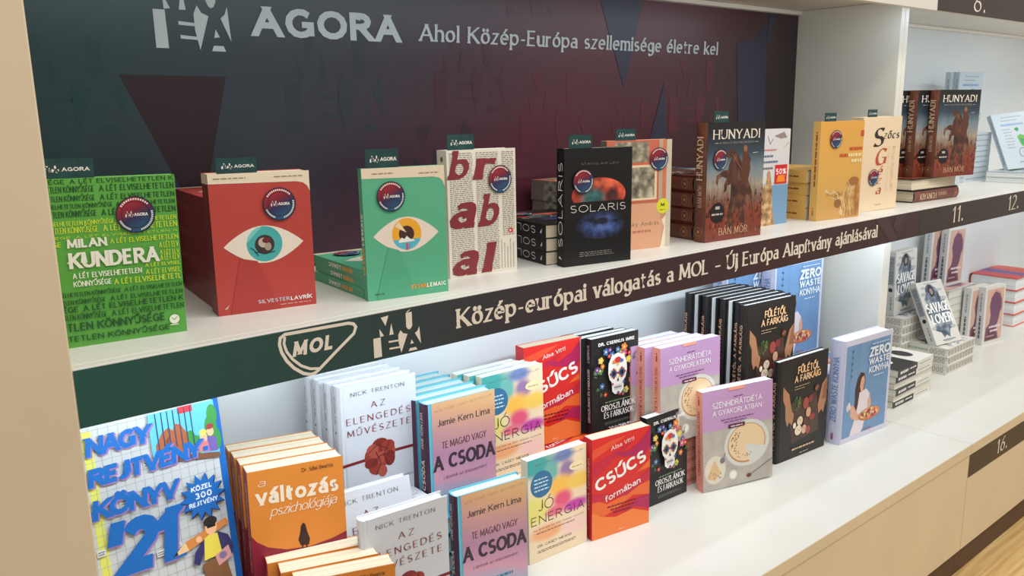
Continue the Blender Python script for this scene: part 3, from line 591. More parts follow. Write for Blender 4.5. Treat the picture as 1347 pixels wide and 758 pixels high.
def f_szen(c):
    c.part('cover_picture'); g = grad('grey_table_print', [(.3, (164, 156, 148)), (.7, (186, 178, 168))], (0, 0, .2), 0, 1, 30)
    c.rect(0, 0, 1, .60, g); pl = C_(206, 204, 196); cr = C_(214, 178, 134); ru = C_(110, 56, 44)
    c.ell(.625, .405, .335, .245, C_(176, 172, 164), n=36); c.ell(.625, .41, .325, .235, pl, n=36); c.ell(.62, .41, .275, .20, C_(184, 130, 86), n=36); c.ell(.62, .415, .262, .188, C_(226, 196, 156), n=36)
    c.poly([(.60, .40), (.66, .20), (.80, .22), (.90, .34)], pl); rr = random.Random(8)
    for i in range(46):
        a = rr.uniform(2.2, 5.0); R = rr.uniform(.62, .95); x, y = .62+.25*R*math.cos(a), .415+.18*R*math.sin(a); c.poly([(x, y), (x+.018, y+.004), (x+.012, y+.016)], ru, False)
    c.up(); c.ell(.168, .205, .155, .148, C_(196, 186, 168), n=30); c.ell(.168, .205, .145, .138, C_(214, 204, 186), n=30); c.poly([(.16, .31), (.05, .14), (.16, .10), (.25, .16)], cr)
    for i in range(16): x, y = rr.uniform(.07, .24), rr.uniform(.11, .18); c.poly([(x, y), (x+.016, y+.004), (x+.01, y+.014)], ru, False)
    c.up(); c.ell(.27, .285, .035, .03, C_(120, 118, 118)); c.line([(.29, .31), (.31, .35)], .002, C_(120, 118, 118)); c.ell(.42, .115, .06, .05, C_(212, 208, 200)); c.ell(.42, .115, .042, .035, C_(230, 226, 220))
    c.line([(.66, .07), (.8, .12), (1, .19)], .0022, C_(120, 116, 112)); c.ell(.65, .07, .035, .02, ru); c.part('peach_tab'); c.rect(.36, .97, .58, 1, C_(236, 160, 134))
    c.part('title'); c.text('SZÉNHIDRÁTDIÉTA', .137, .819, .835, .054, (.12, .12, 0, 0, .2), C_(240, 234, 240)); c.text('A GYAKORLATBAN', .14, .742, .83, .052, (.12, .12, 0, 0, .2), C_(240, 234, 240)); c.greek(.25, .685, .74, .697, 1, C_(110, 60, 110), .7); c.greek(.30, .658, .66, .67, 1, C_(110, 60, 110), .7, 5)
    c.rect(.355, .592, .59, .632, C_(92, 44, 66)); c.greek(.39, .605, .56, .618, 1, C_(236, 220, 226), .7); c.greek(.43, .90, .58, .91, 1, C_(120, 60, 120), .7)
def s_szen(c): c.text('SZÉNHIDRÁTDIÉTA A GYAKORLATBAN', .16, .35, .80, .34, SANS, C_(130, 60, 50)); c.greek(.86, .4, .95, .6, 1, C_(130, 60, 50), .8)
FO = C_(232, 186, 140)
def f_fulet(c):
    c.part('cover_picture'); board = grad('brown_board_print', [(.3, (54, 36, 28)), (.7, (84, 56, 40))], (0, 0, .2), 0, 1, 30)
    c.poly([(.20, .56), (.78, .60), (.86, .20), (.30, .15)], board); sk = C_(176, 124, 92); sk2 = C_(142, 96, 70)
    c.poly([(.10, .75), (.22, .66), (.27, .52), (.33, .44), (.30, .34), (.24, .38), (.20, .34), (.16, .42), (.15, .55), (.10, .62)], sk); c.line([(.24, .38), (.27, .46)], .001, sk2); c.poly([(1, .72), (.90, .66), (.86, .56), (.82, .46), (.84, .36), (.90, .40), (.94, .36), (.98, .46), (1, .50)], sk); c.poly([(1, .72), (.93, .64), (.90, .50), (1, .50)], sk2)
    rr = random.Random(2)
    for i in range(26): c.ell(rr.uniform(.27, .45), rr.uniform(.46, .60), .018, .014, rr.choice((C_(70, 96, 46), C_(92, 118, 60), C_(50, 70, 36))), n=7)
    for a, b, x, y, m in ((.56, .52, .06, .06, (158, 70, 60)), (.66, .55, .05, .04, (130, 52, 46)), (.62, .42, .05, .05, (206, 160, 128)), (.70, .36, .06, .035, (150, 60, 50)), (.45, .36, .06, .045, (226, 206, 176)), (.42, .27, .07, .05, (232, 214, 186)), (.54, .26, .05, .045, (214, 176, 146)), (.62, .24, .05, .04, (160, 76, 62)), (.55, .34, .03, .04, (110, 40, 36)), (.34, .33, .03, .03, (240, 226, 206))): c.ell(a, b, x, y, C_(*m), n=16)
    for a, b in ((.44, .27), (.46, .37), (.55, .27)): c.line([(a-.04, b+.02), (a, b-.01), (a+.04, b+.02)], .001, C_(150, 110, 86))
    c.part('title'); st = (.2, .18, 0, 0, .18); c.text('FŰLÉTŐL', .375, .838, .80, .072, st, FO); c.text('A FARKÁIG', .315, .758, .835, .066, st, FO); c.greek(.315, .712, .63, .724, 1, C_(190, 160, 130), .6); c.greek(.315, .686, .52, .698, 1, C_(190, 160, 130), .6, 4)
    c.disc(.775, .64, .0085, C_(110, 60, 40)); c.line([(.75, .63), (.80, .655)], .001, FO); c.greek(.30, .082, .77, .102, 1, C_(206, 176, 146), .9, 2, 0); c.greek(.46, .03, .64, .045, 1, C_(190, 160, 130), .6)
def s_fulet(c): c.text('FŰLÉTŐL A FARKÁIG', .14, .3, .80, .40, BOLD, C_(214, 160, 128))
ZB = grad('blue_board_print', [(.2, (100, 138, 182)), (.8, (116, 154, 194))], (0, 0, .2), 0, 1, 14)
def f_zero(c):
    c.part('cover_picture'); c.rect(.045, .05, .955, .945, ZB); d = C_(82, 118, 160)
    for x in (.30, .55, .78): c.line([(x, .05), (x, .945)], .0006, d, up=False)
    c.up(); hair = C_(64, 40, 36); wh = C_(226, 214, 220); skn = C_(222, 168, 142)
    c.poly([(.30, .60), (.36, .66), (.44, .64), (.47, .56), (.44, .46), (.40, .36), (.36, .26), (.32, .20), (.26, .26), (.27, .40), (.26, .50)], hair)
    c.poly([(.36, .46), (.50, .48), (.58, .42), (.56, .30), (.48, .10), (.44, .05), (.20, .05), (.30, .22), (.34, .34)], wh); c.poly([(.36, .52), (.38, .60), (.43, .62), (.455, .57), (.44, .51), (.43, .47), (.39, .46)], skn); c.poly([(.20, .24), (.18, .34), (.24, .36), (.34, .26), (.42, .22), (.38, .18), (.28, .20)], skn); c.poly([(.12, .30), (.10, .36), (.16, .40), (.20, .34)], wh); c.poly([(.58, .42), (.62, .32), (.60, .24), (.56, .26), (.54, .34)], skn)
    c.line([(.40, .565), (.425, .56)], .0008, hair); c.line([(.415, .525), (.435, .53)], .001, C_(180, 60, 60)); c.ell(.60, .215, .235, .062, C_(190, 110, 70), n=30); c.ell(.60, .222, .215, .052, C_(222, 156, 110), n=30); rr = random.Random(6)
    for i in range(40):
        a = rr.random()*6.28; R = rr.random()**.5; c.ell(.60+.19*R*math.cos(a), .225+.045*R*math.sin(a), .022, .014, rr.choice((C_(226, 96, 60), C_(92, 140, 60), C_(240, 200, 160), C_(170, 60, 90), C_(236, 214, 120))), n=7)
    for i in range(5): c.ell(.16, .89-.06*i, .012, .012, C_(60, 96, 110), n=8)
    c.line([(.16, .90), (.15, .60)], .0006, C_(60, 96, 110)); c.line([(.12, .2), (.13, .6)], .0006, C_(90, 100, 90))
    c.part('title'); st = (.24, .22, 0, 0, .16); t = C_(226, 232, 240); c.text('ZERO', .515, .785, .93, .095, st, t); c.text('WASTE', .51, .708, .93, .064, st, t); c.text('KONYHA', .52, .625, .93, .064, (.2, .18, 0, 0, .16), t); c.greek(.62, .585, .84, .60, 1, t, .5); c.greek(.55, .905, .92, .92, 1, t, .5); c.greek(.50, .065, .66, .08, 1, C_(170, 90, 90), .7)
def s_zero(c): c.text('ZERO WASTE KONYHA', .22, .3, .84, .40, (.2, .18, 0, 0, .18), C_(110, 140, 186)); c.greek(.04, .4, .12, .6, 1, C_(150, 90, 110), .8)
OR = C_(212, 130, 52)
def f_valt(c):
    c.part('cover_picture'); c.poly([(0, .55), (.05, .50), (.16, .445), (.35, .40), (.6, .385), (.85, .41), (1, .44), (1, 0), (0, 0)], C_(134, 28, 50)); k = C_(52, 28, 26)
    c.poly([(.50, .405), (.475, .45), (.50, .50), (.51, .545), (.535, .57), (.56, .555), (.575, .50), (.60, .44), (.585, .40)], k); c.line([(.52, .42), (.515, .34)], .002, k); c.line([(.56, .42), (.565, .34)], .002, k)
    c.part('title'); w = C_(240, 224, 206); c.text('a', .10, .885, .17, .055, SCRIPT, w); c.text('változás', .09, .752, .92, .118, (.30, .24, 0, 0, .14), C_(236, 216, 192)); c.text('pszichológiája', .21, .662, .90, .070, SCRIPT, w); c.text('Dr. Sillai Beatrix', .56, .935, .89, .028, SANS, C_(104, 62, 30))
def s_valt(c): c.text('a változás pszichológiája', .2, .3, .9, .4, SANS, C_(236, 190, 160))
BL2 = C_(22, 100, 176); NK = C_(36, 34, 60)
def f_nagy(c):
    c.part('crossword_grid'); l = C_(150, 156, 160)
    c.rect(.04, .0, .10, .96, C_(214, 214, 96))
    for i in range(15): c.line([(.02+.063*i, .0), (.02+.063*i, .97)], .0006, l, up=False)
    for i in range(21): c.line([(.0, .02+.047*i), (.955, .02+.047*i)], .0006, l, up=False)
    c.up(); rr = random.Random(9)
    for i in range(20): c.greek(rr.randint(0, 13)*.063+.025, rr.randint(1, 19)*.047+.03, 0, 0, 1, l)
    for i in range(26):
        a, b = rr.randint(0, 13)*.063+.024, rr.randint(0, 19)*.047+.028; c.rect(a, b, a+.055, b+.03, C_(206, 208, 204)); c.greek(a+.006, b+.006, a+.05, b+.026, 2, C_(110, 112, 116), .5, i, .1)
    c.part('cartoon_picture'); c.poly([(.47, .97), (.955, .97), (.955, .70), (.47, .77)], C_(96, 182, 226)); gr = C_(60, 140, 66); br = C_(160, 92, 56)
    for a, b, s in ((.93, .90, .05), (.91, .84, .06), (.93, .78, .06), (.75, .80, .05), (.79, .77, .05)): c.ell(a, b, s*.8, s, gr)
    c.poly([(.49, .76), (.50, .82), (.55, .87), (.60, .89), (.63, .87), (.65, .90), (.69, .89), (.73, .84), (.74, .78), (.72, .73)], br); c.poly([(.57, .83), (.60, .85), (.59, .78)], C_(120, 66, 44))
    c.poly([(.47, .77), (.95, .71), (.95, .685), (.47, .74)], C_(120, 80, 60)); c.rect(.68, .94, .79, .972, C_(196, 50, 56)); 
    for i in range(7): c.line([(.52+.042*i, .74-.006*i), (.52+.042*i, .965)], .0016, C_(40, 60, 90), up=False)
    c.up(); c.ell(.845, .80, .028, .022, C_(236, 178, 136)); c.ell(.90, .82, .026, .022, C_(236, 178, 136)); c.poly([(.81, .78), (.87, .78), (.88, .725), (.80, .735)], C_(210, 120, 110)); c.poly([(.87, .80), (.94, .79), (.94, .72), (.88, .725)], C_(110, 90, 160)); c.ell(.90, .845, .03, .014, C_(150, 60, 60)); c.ell(.845, .825, .028, .014, C_(230, 200, 90))
    st = (.33, .25, 0, .12, .02)
    c.part('title')
    def t2(s, a0, b0, a1, cap, b1): c.text(s, a0+.010, b0-.006, a1+.010, cap, st, C_(150, 110, 170), b1=b1-.006); c.text(s, a0, b0, a1, cap, st, BL2, b1=b1)
    t2('NAGY', .055, .848, .45, .085, .845); t2('REJTVÉNY-', .045, .712, .86, .082, .715); t2('KÖNYV', .04, .566, .585, .088, .556); t2("'21", .10, .285, .50, .25, .275); c.poly([(.53, .275), (.60, .275), (.61, .315), (.54, .315)], BL2)
    c.part('blue_starburst'); P = []
    for i in range(28): a = i*2*math.pi/28; R = 1 if i % 2 == 0 else .66; P.append((.775+.175*R*math.cos(a), .522+.115*R*math.sin(a)))
    c.poly([(x+.006, y-.006) for x, y in P], NK); c.poly(P, BL2); w = C_(214, 226, 240); c.text('KÖZEL', .70, .555, .85, .024, BOLD, w); c.text('300', .72, .515, .84, .030, BOLD, w); c.text('REJTVÉNY', .67, .482, .88, .022, BOLD, w)
    c.part('cartoon_man'); c.poly([(.56, .295), (.60, .335), (.92, .385), (.94, .355), (.62, .29)], C_(206, 130, 66)); c.poly([(.50, .285), (.60, .335), (.62, .29)], C_(226, 190, 140)); c.poly([(.50, .285), (.535, .305), (.54, .288)], C_(40, 30, 30))
    c.poly([(.70, .20), (.76, .21), (.88, .21), (.90, .12), (.93, .02), (.66, .02), (.72, .10)], C_(126, 88, 56)); c.poly([(.74, .32), (.80, .335), (.86, .32), (.86, .22), (.72, .215)], C_(226, 206, 80)); c.poly([(.74, .32), (.66, .27), (.64, .22), (.68, .20), (.72, .25)], C_(52, 50, 96)); c.poly([(.84, .335), (.92, .30), (.95, .24), (.93, .19), (.86, .21)], C_(52, 50, 96))
    c.ell(.80, .365, .045, .038, C_(236, 180, 136)); c.ell(.80, .392, .052, .024, C_(40, 34, 36)); c.rect(.77, .362, .835, .375, C_(24, 22, 26)); c.ell(.70, .325, .022, .016, C_(236, 180, 136)); c.poly([(.80, .22), (.91, .25), (.93, .19), (.82, .165)], C_(206, 150, 150)); c.ell(.86, .21, .03, .018, C_(130, 110, 140))
def f_sav(c):
    c.part('cover_picture'); g = grad('grey_smoke_print', [(.3, (44, 52, 64)), (.5, (92, 106, 122)), (.66, (158, 166, 174))], (0, 0, .1), 0, 1, 40)
    c.poly([(.40, .95), (.28, .90), (.24, .80), (.12, .72), (.16, .62), (.05, .54), (.10, .40), (.20, .34), (.16, .22), (.34, .18), (.40, .09), (.5, .13), (.62, .08), (.70, .20), (.86, .24), (.84, .36), (.95, .46), (.86, .58), (.88, .70), (.72, .74), (.72, .86), (.60, .90), (.52, .95)], g)
    for i, (a, b, x, y) in enumerate([(.14, .80, .10, .03), (.78, .84, .12, .02), (.12, .26, .09, .03), (.86, .24, .10, .03), (.20, .90, .08, .02), (.84, .70, .12, .03), (.5, .05, .2, .02)]): c.ell(a, b, x, y, C_(176, 178, 178), n=9)
    c.poly([(.40, .93), (.34, .84), (.40, .74), (.56, .76), (.58, .86), (.5, .94)], C_(40, 42, 50)); c.ell(.47, .83, .06, .05, C_(160, 140, 130))
    c.part('title'); w = C_(244, 244, 240); c.text('SAVAGE', .10, .50, .92, .15, (.26, .11, .06, 0, .10), w); c.text('LOVER', .16, .32, .90, .15, (.26, .11, .06, 0, .10), w); c.greek(.3, .05, .8, .07, 1, C_(120, 120, 126), .7); c.greek(.25, .96, .8, .975, 1, C_(150, 150, 156), .7)
def s_sav(c): c.rect(.48, .15, .93, .85, C_(150, 156, 160)); c.text('SAVAGE LOVER', .5, .25, .9, .5, SERIF, C_(92, 98, 106)); c.disc(.40, .5, .007, C_(40, 40, 46)); c.greek(.08, .3, .30, .6, 1, C_(150, 152, 150), .7)
def f_sil(c):
    c.part('cover_picture'); c.rect(.10, .05, .94, .95, C_(206, 168, 150)); pu = C_(110, 72, 98)
    c.poly([(.12, .06), (.80, .06), (.66, .30), (.74, .38), (.80, .52), (.86, .60), (.84, .74), (.72, .86), (.50, .90), (.32, .82), (.26, .66), (.34, .50), (.30, .36), (.14, .28)], pu); c.line([(.30, .80), (.50, .92), (.74, .88), (.88, .72), (.88, .55)], .004, C_(184, 130, 130)); c.poly([(.15, .07), (.7, .07), (.56, .26), (.3, .3)], C_(92, 48, 60))
    c.part('title'); w = C_(232, 214, 214); c.greek(.30, .27, .86, .31, 1, w, .9, 3, 0); c.greek(.36, .20, .74, .24, 1, w, .9, 4, 0); c.greek(.2, .12, .6, .15, 1, C_(200, 150, 160), .8)
def s_sil(c): c.greek(.12, .35, .52, .65, 1, C_(96, 100, 110), .9, 5, 0); c.greek(.58, .4, .9, .62, 1, C_(150, 154, 156), .9, 6, 0)
def f_poet(c):
    c.part('cover_picture'); c.part('title'); d = C_(120, 136, 150); c.greek(.25, .92, .85, .935, 1, d, .7); c.greek(.22, .86, .70, .875, 1, d, .7, 3); c.greek(.18, .77, .86, .82, 1, C_(130, 160, 200), .7, 4)
    for i in range(7): c.greek(.20, .70-.055*i, .45, .715-.055*i, 1, d, .6, i)
    c.part('bicycle_picture'); g1 = C_(50, 150, 90); g2 = C_(96, 170, 70); p = C_(110, 90, 160); k = C_(60, 70, 96)
    c.poly([(.55, .56), (.64, .60), (.78, .56), (.92, .54), (.94, .44), (.82, .36), (.70, .34), (.60, .40), (.57, .48)], g2); c.poly([(.60, .53), (.74, .50), (.72, .38), (.62, .42)], g1); c.poly([(.52, .70), (.60, .73), (.66, .70), (.60, .65)], g1); c.poly([(.86, .44), (.96, .42), (.95, .26), (.84, .30)], p)
    for x in (.58, .92): c.line([(x+.11*math.cos(i*.45), .27+.082*math.sin(i*.45)) for i in range(14)], .0014, k, True)
    c.line([(.58, .27), (.70, .37), (.90, .36), (.92, .27)], .001, k); c.greek(.40, .10, .85, .12, 1, d, .7)
def f_bw(c):
    c.part('cover_print'); k = C_(40, 38, 38); c.rect(0, .46, 1, 1, k); c.ell(.5, .24, .24, .11, C_(50, 48, 50)); c.ell(.5, .74, .2, .08, W0)
def s_bw(c): c.rect(.005, .02, .46, .98, C_(222, 218, 208)); c.greek(.08, .4, .40, .6, 1, C_(150, 146, 140), .8, 5, 0); c.greek(.50, .35, .68, .6, 1, W0, .9, 3, 0); c.greek(.72, .28, .94, .75, 1, W0, .9, 4, 0)
def f_red(c):
    c.part('cover_print'); c.rect(0, 0, 1, .3, C_(196, 60, 66)); c.poly([(0, .3), (1, .3), (1, .55), (0, .62)], C_(112, 84, 140)); c.rect(.1, .40, .9, .46, C_(84, 70, 120)); c.rect(0, .66, 1, .8, C_(206, 80, 70))
# ---------------------------------------------------------------- the setting
def plank_mat():
    m = bpy.data.materials.new('oak_plank'); nt, p = nodes(m); N = nt.nodes.new; L = nt.links.new
    tc = N('ShaderNodeTexCoord'); mp = N('ShaderNodeMapping'); mp.inputs['Scale'].default_value = (1.2, 26, 1); L(tc.outputs['Object'], mp.inputs[0])
    nz = N('ShaderNodeTexNoise'); nz.inputs['Scale'].default_value = 3; nz.inputs['Detail'].default_value = 8; L(mp.outputs[0], nz.inputs['Vector'])
    oi = N('ShaderNodeObjectInfo'); r = ramp(nt, [(.25, (182, 142, 88)), (.55, (218, 184, 124)), (.8, (232, 204, 148))], nz.outputs['Fac'])
    hs = N('ShaderNodeHueSaturation'); mm = N('ShaderNodeMath'); mm.operation = 'MULTIPLY_ADD'; mm.inputs[1].default_value = .22; mm.inputs[2].default_value = .88
    L(oi.outputs['Random'], mm.inputs[0]); L(mm.outputs[0], hs.inputs['Value']); L(r.outputs[0], hs.inputs['Color']); L(hs.outputs[0], p.inputs['Base Color'])
    p.inputs['Roughness'].default_value = .4; return m
M_OAK = plank_mat()
fl = MB(); fl.box((-3, -5, -.06), (8, .6, -.012), panel('floor_screed', (120, 96, 66), .1)); fl = fl.build('floor'); fl['kind'] = 'structure'
pk = MB(); pk.box((0, .0008, -.012), (1.199, .1892, 0), M_OAK); pk0 = None
for j in range(7):
    for i in range(6):
        if pk0 is None: o = pk0 = pk.build('plank', fl, .0012)
        else: o = pk0.copy(); COL.objects.link(o)
        o.parent = fl; o.location = (-1.4 + i*1.2 + (j*.43 % 1.2), -.325 - .19*(j-1), 0)
wb = MB(); wb.box((-3, .46, 0), (8, .5, 3), panel('white_wall', (226, 222, 212), .02)); wb.build('wall_back')['kind'] = 'structure'

def bay(name, x0, x1, label, left_post):
    r = empty(name, (x0, 0, 0)); tag(r, label, 'bookcase'); q = lambda mb, n, bv=.0012: setattr(mb.build(n, r, bv), 'location', (-x0, 0, 0))
    def bx(n, a, b, m, bv=.0012): mb = MB(); mb.box(a, b, m); q(mb, n, bv)
    xl = x0 if left_post else x0
    zt = ZS+.52
    bx('back_panel', (x0, YB, ZL), (x1, YB+.018, 2.35), M_BACK)
    # upper display shelf with its front lip
    bx('shelf_board', (x0, .0165, ZS-.02), (x1, YB-.0005, ZS), M_SHELF)
    bx('shelf_lip', (x0, 0, FZ-.3275), (x1, .016, ZS), M_SHELF)
    # the shelf above
    bx('shelf_board', (x0, .0165, FZ+.2535), (x1, YB-.0005, FZ+.2735), M_SHELF)
    bx('shelf_lip', (x0, 0, FZ+.2184), (x1, .016, FZ+.2865), M_SHELF)
    bx('light_profile', (x0+.001, YB-.014, FZ+.2425), (x1-.021, YB-.001, FZ+.253), M_WHITE)
    # lower cabinet
    bx('worktop', (x0-(.5 if left_post else -.0008), YF, ZL-.028), (x1-.0008, YB-.0005, ZL), M_SHELF_L, .0015)
    bx('edge_band', (x0-(.5 if left_post else -.0008), YF-.0012, ZL-.0275), (x1-.0008, YF-.0001, ZL-.0008), M_FRONT, .0004)
    bx('cabinet_front', (x0-(.5 if left_post else -.0012), YF+.002, ZL-.296), (x1-.0012, YF+.02, ZL-.031), M_FRONT)
    bx('cabinet_body', (x0-(.5 if left_post else 0), YF+.022, ZL-.292), (x1-.002, YB-.002, ZL-.030), M_SIDE)
    bx('toe_kick', (x0-(.5 if left_post else 0), -.153, .0), (x1-.001, -.135, ZL-.294), M_KICK)
    # upright panels
    if left_post:
        bx('side_panel', (x0-.5, -.004, ZL+.0005), (x0, YB, 2.35), M_FRONT, .002)
        bx('divider_panel', (XD, .09, ZL+.0005), (x1-.0003, YB-.0005, ZS-.0205), M_SIDE); bx('divider_panel', (XD, .09, ZS+.0005), (x1-.0003, YB-.0005, FZ+.253), M_SIDE)
    else:
        bx('divider_panel', (x0+.0003, .09, ZL+.0005), (x0+.02, YB-.0005, ZS-.0205), M_SIDE); bx('divider_panel', (x0+.0003, .09, ZS+.0005), (x0+.02, YB-.0005, FZ+.253), M_SIDE)
        bx('side_panel', (x1, -.004, 0), (x1+.04, YB, 2.35), M_FRONT, .002)
    return r
M_SHELF_L = panel('white_worktop', (222, 220, 212), .02, 9, .3)
bay('bookcase', XL, 2.16, 'left white bookcase bay holding the recommended books, with wide warm-lit side panel', True)
bay('bookcase', 2.16, XE, 'right white bookcase bay beyond the divider, with numbered dark strips', False)

WX = lambda a, b, d: (a, -d, b)
# printed banner on the back of the left bay
BAN = grad('banner_print', [(.02, (28, 64, 66)), (.16, (38, 64, 68)), (.33, (54, 56, 68)), (.46, (70, 44, 58)), (.62, (92, 40, 52)), (.8, (84, 38, 50)), (.93, (66, 42, 48)), (1, (48, 34, 38))], (.51, 0, -.42), .0, .06, 3, .35)
br = empty('banner', (0, YB-.0030, FZ)); tag(br, 'dark teal to maroon printed banner on the back of the left bay', 'banner')
m = MB(); m.box((XL+.002, 0, -.2596), (XD-.002, .0022, .2415), BAN); m.build('banner_sheet', br)
c = Canvas(1, 1, WX)
t1, t2, t3, t4 = C0 = [flat(*v, .35) for v in ((34, 68, 70), (58, 62, 72), (98, 46, 58), (52, 30, 38))]
for a, b, s, mm in ((.22, -.02, .15, t1), (.26, -.22, .16, t1), (.62, -.03, .19, flat(52, 60, 66, .35)), (.84, -.20, .2, flat(62, 46, 58, .35)), (.92, .0, .17, flat(78, 44, 58, .35)), (1.13, -.09, .19, flat(98, 44, 56, .35)), (1.38, -.13, .17, flat(98, 44, 56, .35)), (1.60, -.06, .2, flat(98, 46, 58, .35)), (.66, .19, .12, flat(48, 58, 68, .35)), (1.1, .185, .12, flat(82, 50, 64, .35)), (1.84, -.2, .18, flat(74, 42, 50, .35))):
    c.part('faint_emblem#%.2f' % a); emblem(c, a, b, a+s, b+min(s*.9, .235-b), mm)
c.part('dark_triangle'); c.poly([(.365, .061), (.523, .060), (.468, -.150), (.455, -.150)], flat(50, 32, 38, .35))
c.part('slate_triangle'); sl = flat(56, 56, 76, .35); c.poly([(1.36, .238), (1.50, .238), (1.44, .045)], sl); c.part('slate_shape'); c.poly([(1.86, .16), (1.93, .17), (1.99, .215), (2.0, -.06), (1.97, -.11), (1.92, -.12), (1.88, -.06)], sl); c.part('slate_shape#2'); c.poly([(1.99, .15), (2.04, .238), (2.0, .238)], sl); c.part('slate_shape#3'); c.poly([(1.52, -.10), (1.58, .06), (1.60, -.15)], sl)
c.part('emblem'); LB = flat(206, 216, 218, .5); emblem(c, .421, .098, .537, .216, LB)
c.part('heading_lettering'); c.text('AGORA', .578, .1235, .844, .0465, (.26, .21, 0, 0, .22), LB)
c.part('slogan_lettering'); c.text('Ahol Közép-Európa szellemisége életre kel', .892, .128, 1.779, .0305, (.20, .10, .06, .06, .16), LB)
c.build(br)
# front strips
STRIP = grad('strip_print', [(.10, (36, 84, 76)), (.25, (44, 70, 68)), (.36, (54, 54, 60)), (.5, (62, 42, 48)), (.75, (64, 36, 38)), (1, (60, 36, 36))], (.5, 0, 0), .0, .03, 3, .38)
WS = flat(232, 222, 208, .5)
sr = empty('shelf_strip', (0, -.0004, FZ)); tag(sr, 'long dark shelf edge strip with white logos and the foundation lettering', 'sign')
m = MB(); m.box((XL+.001, -.0006, -.3270), (2.129, 0, -.2625), STRIP); m.build('strip_sheet', sr)
c = Canvas(1, 1, lambda a, b, d: (a, -d-.0006, b)); c.part('shield_logo'); shield(c, .413, -.325, .520, -.2665, WS)
c.part('emblem'); emblem(c, .545, -.324, .621, -.2665, WS)
c.part('lettering'); c.text('Közép-európai válogatás a MOL – Új Európa Alapítvány ajánlásával', .686, -.3065, 1.912, .0285, (.22, .10, .075, 0, .13), WS)
c.part('faint_shapes'); c.poly([(1.90, -.264), (1.96, -.264), (2.02, -.3255), (1.98, -.3255)], flat(72, 50, 50, .35)); c.poly([(1.99, -.29), (2.0, -.264), (2.05, -.264), (2.02, -.31)], flat(72, 50, 50, .35)); c.build(sr)
def numstrip(label, x0, x1, y, z0, z1, nums):
    s = empty('number_strip', (x0, y-.0004, FZ)); tag(s, label, 'sign'); m = MB(); m.box((0, -.0006, z0), (x1-x0, 0, z1), M_DARK); m.build('strip_sheet', s)
    c = Canvas(1, 1, lambda a, b, d: (a-x0, -d-.0006, b)); c.part('number')
    for t, a, b, e, cap in nums: c.text(t, a, b, e, cap, (.16, .05, .06, 0, .22), WS)
    c.build(s)
numstrip('dark strip numbered 11 and 12 on the middle shelf edge', 2.130, XE, 0, -.3270, -.2625, [('11.', 2.322, -.3125, 2.386, .043), ('12.', 2.70, -.3125, 2.775, .043)])
numstrip('dark strip numbered 6 on the top shelf edge', 2.130, XE, 0, .2195, .2850, [('6.', 2.335, .2290, 2.40, .043)])
numstrip('dark strip numbered 16 on the lower cabinet front', 2.1615, XE, YF+.0022, -.9400, -.8785, [('16.', 2.338, -.926, 2.405, .040)])
# ---------------------------------------------------------------- upper shelf, left bay
def place_stack(key, n, x, y, z0, t, ang, labels, group, skip=()):
    """n copies of a book lying on each other, topmost last"""
    out = []
    for i in range(n):
        j = random.Random(key+str(i)); L = labels if isinstance(labels, str) else labels[i]
        o = dup(BOOKS[key], lay(x+j.uniform(-.002, .002)*(i > 0), y, z0+(i+1)*t-.0001, ang+j.uniform(-.6, .6)), L, group, skip); out.append(o)
    return out
ORD = ['bottommost', 'second from the bottom', 'third from the bottom', 'fourth from the bottom', 'fifth from the bottom', 'sixth from the bottom', 'seventh from the bottom', 'eighth from the bottom', 'ninth from the bottom']
ORD += [k + ' from the bottom' for k in 'tenth eleventh twelfth thirteenth fourteenth fifteenth sixteenth seventeenth eighteenth nineteenth twentieth'.split()]
def ords(n, txt):
    L = [ORD[i] for i in range(n)]; L[-1] = 'topmost'
    if n == 1: L = ['only']
    return [txt % l for l in L]
UP = {}
def upper(key, x, y, yw, ln, rl): return stand(x, y, ZS+.0002, yw, ln, rl)
KG_ = grad('green_cover', [(.3, (84, 160, 62)), (.7, (96, 172, 70))], (0, 0, .1), 0, 1, 5)
M1 = upper('k', .1835, .0946, -5.9, -.4, .8); book('kundera', 'paperback', 'green paperback covered in repeated dark title lettering, at the left end', .147, .195, .015, M1, front=f_kundera, cm=KG_, sm=LG, pg=PG_GREY); sticker(BOOKS['kundera'], .68, .770, .147, .195)
card(M1, .02, .147, .195, .058, .022, 'teal card above the green lettered paperback')
M2 = upper('l', .3866, .1245, -8.8, 0, .4); book('lavrik', 'paperback', 'red paperback with a teal eye on its cover, standing before its stack', .133, .187, .038, M2, front=f_lavrik, spine=lambda c: (c.part('spine_band').rect(.93, .02, 1, .98, CRM), c.part('spine_print').text('SILVESTER LAVRÍK', .45, .4, .9, .22, SANS, C_(164, 104, 96))), cm=RED1, sm=C_(126, 44, 44)); sticker(BOOKS['lavrik'], .675, .770, .133, .187, .0222)
card(M2, .09, .133, .187, .052, .020, 'teal card above the red paperback with an eye')
M3 = upper('v', .5772, .0632, -9.5, .8, .1); book('vesna', 'paperback', 'green paperback with an orange and blue eye on its cover', .126, .186, .0135, M3, front=f_vesna, spine=lambda c: (c.text('VESNA', .20, .25, .40, .5, XBOLD, C_(236, 158, 62)), c.text('LEMAIC', .43, .25, .66, .5, XBOLD, W0)), cm=GR1, sm=C_(70, 148, 116)); sticker(BOOKS['vesna'], .328, .784, .126, .186, .0212)
card(M3, .06, .126, .186, .049, .026, 'teal card above the green paperback with an eye')
M4 = upper('b', .7571, .1151, -4.7, .6, .3); book('brabal', 'paperback', 'cream paperback with huge slanted maroon letters', .131, .202, .029, M4, front=f_brabal, spine=lambda c: c.disc(.93, .5, .004, C_(140, 100, 60)), cm=C_(226, 218, 202), pg=PG_WHITE); sticker(BOOKS['brabal'], .754, .758, .131, .202, .0225)
card(M4, .02, .131, .202, .049, .024, 'teal card above the cream paperback with huge letters')
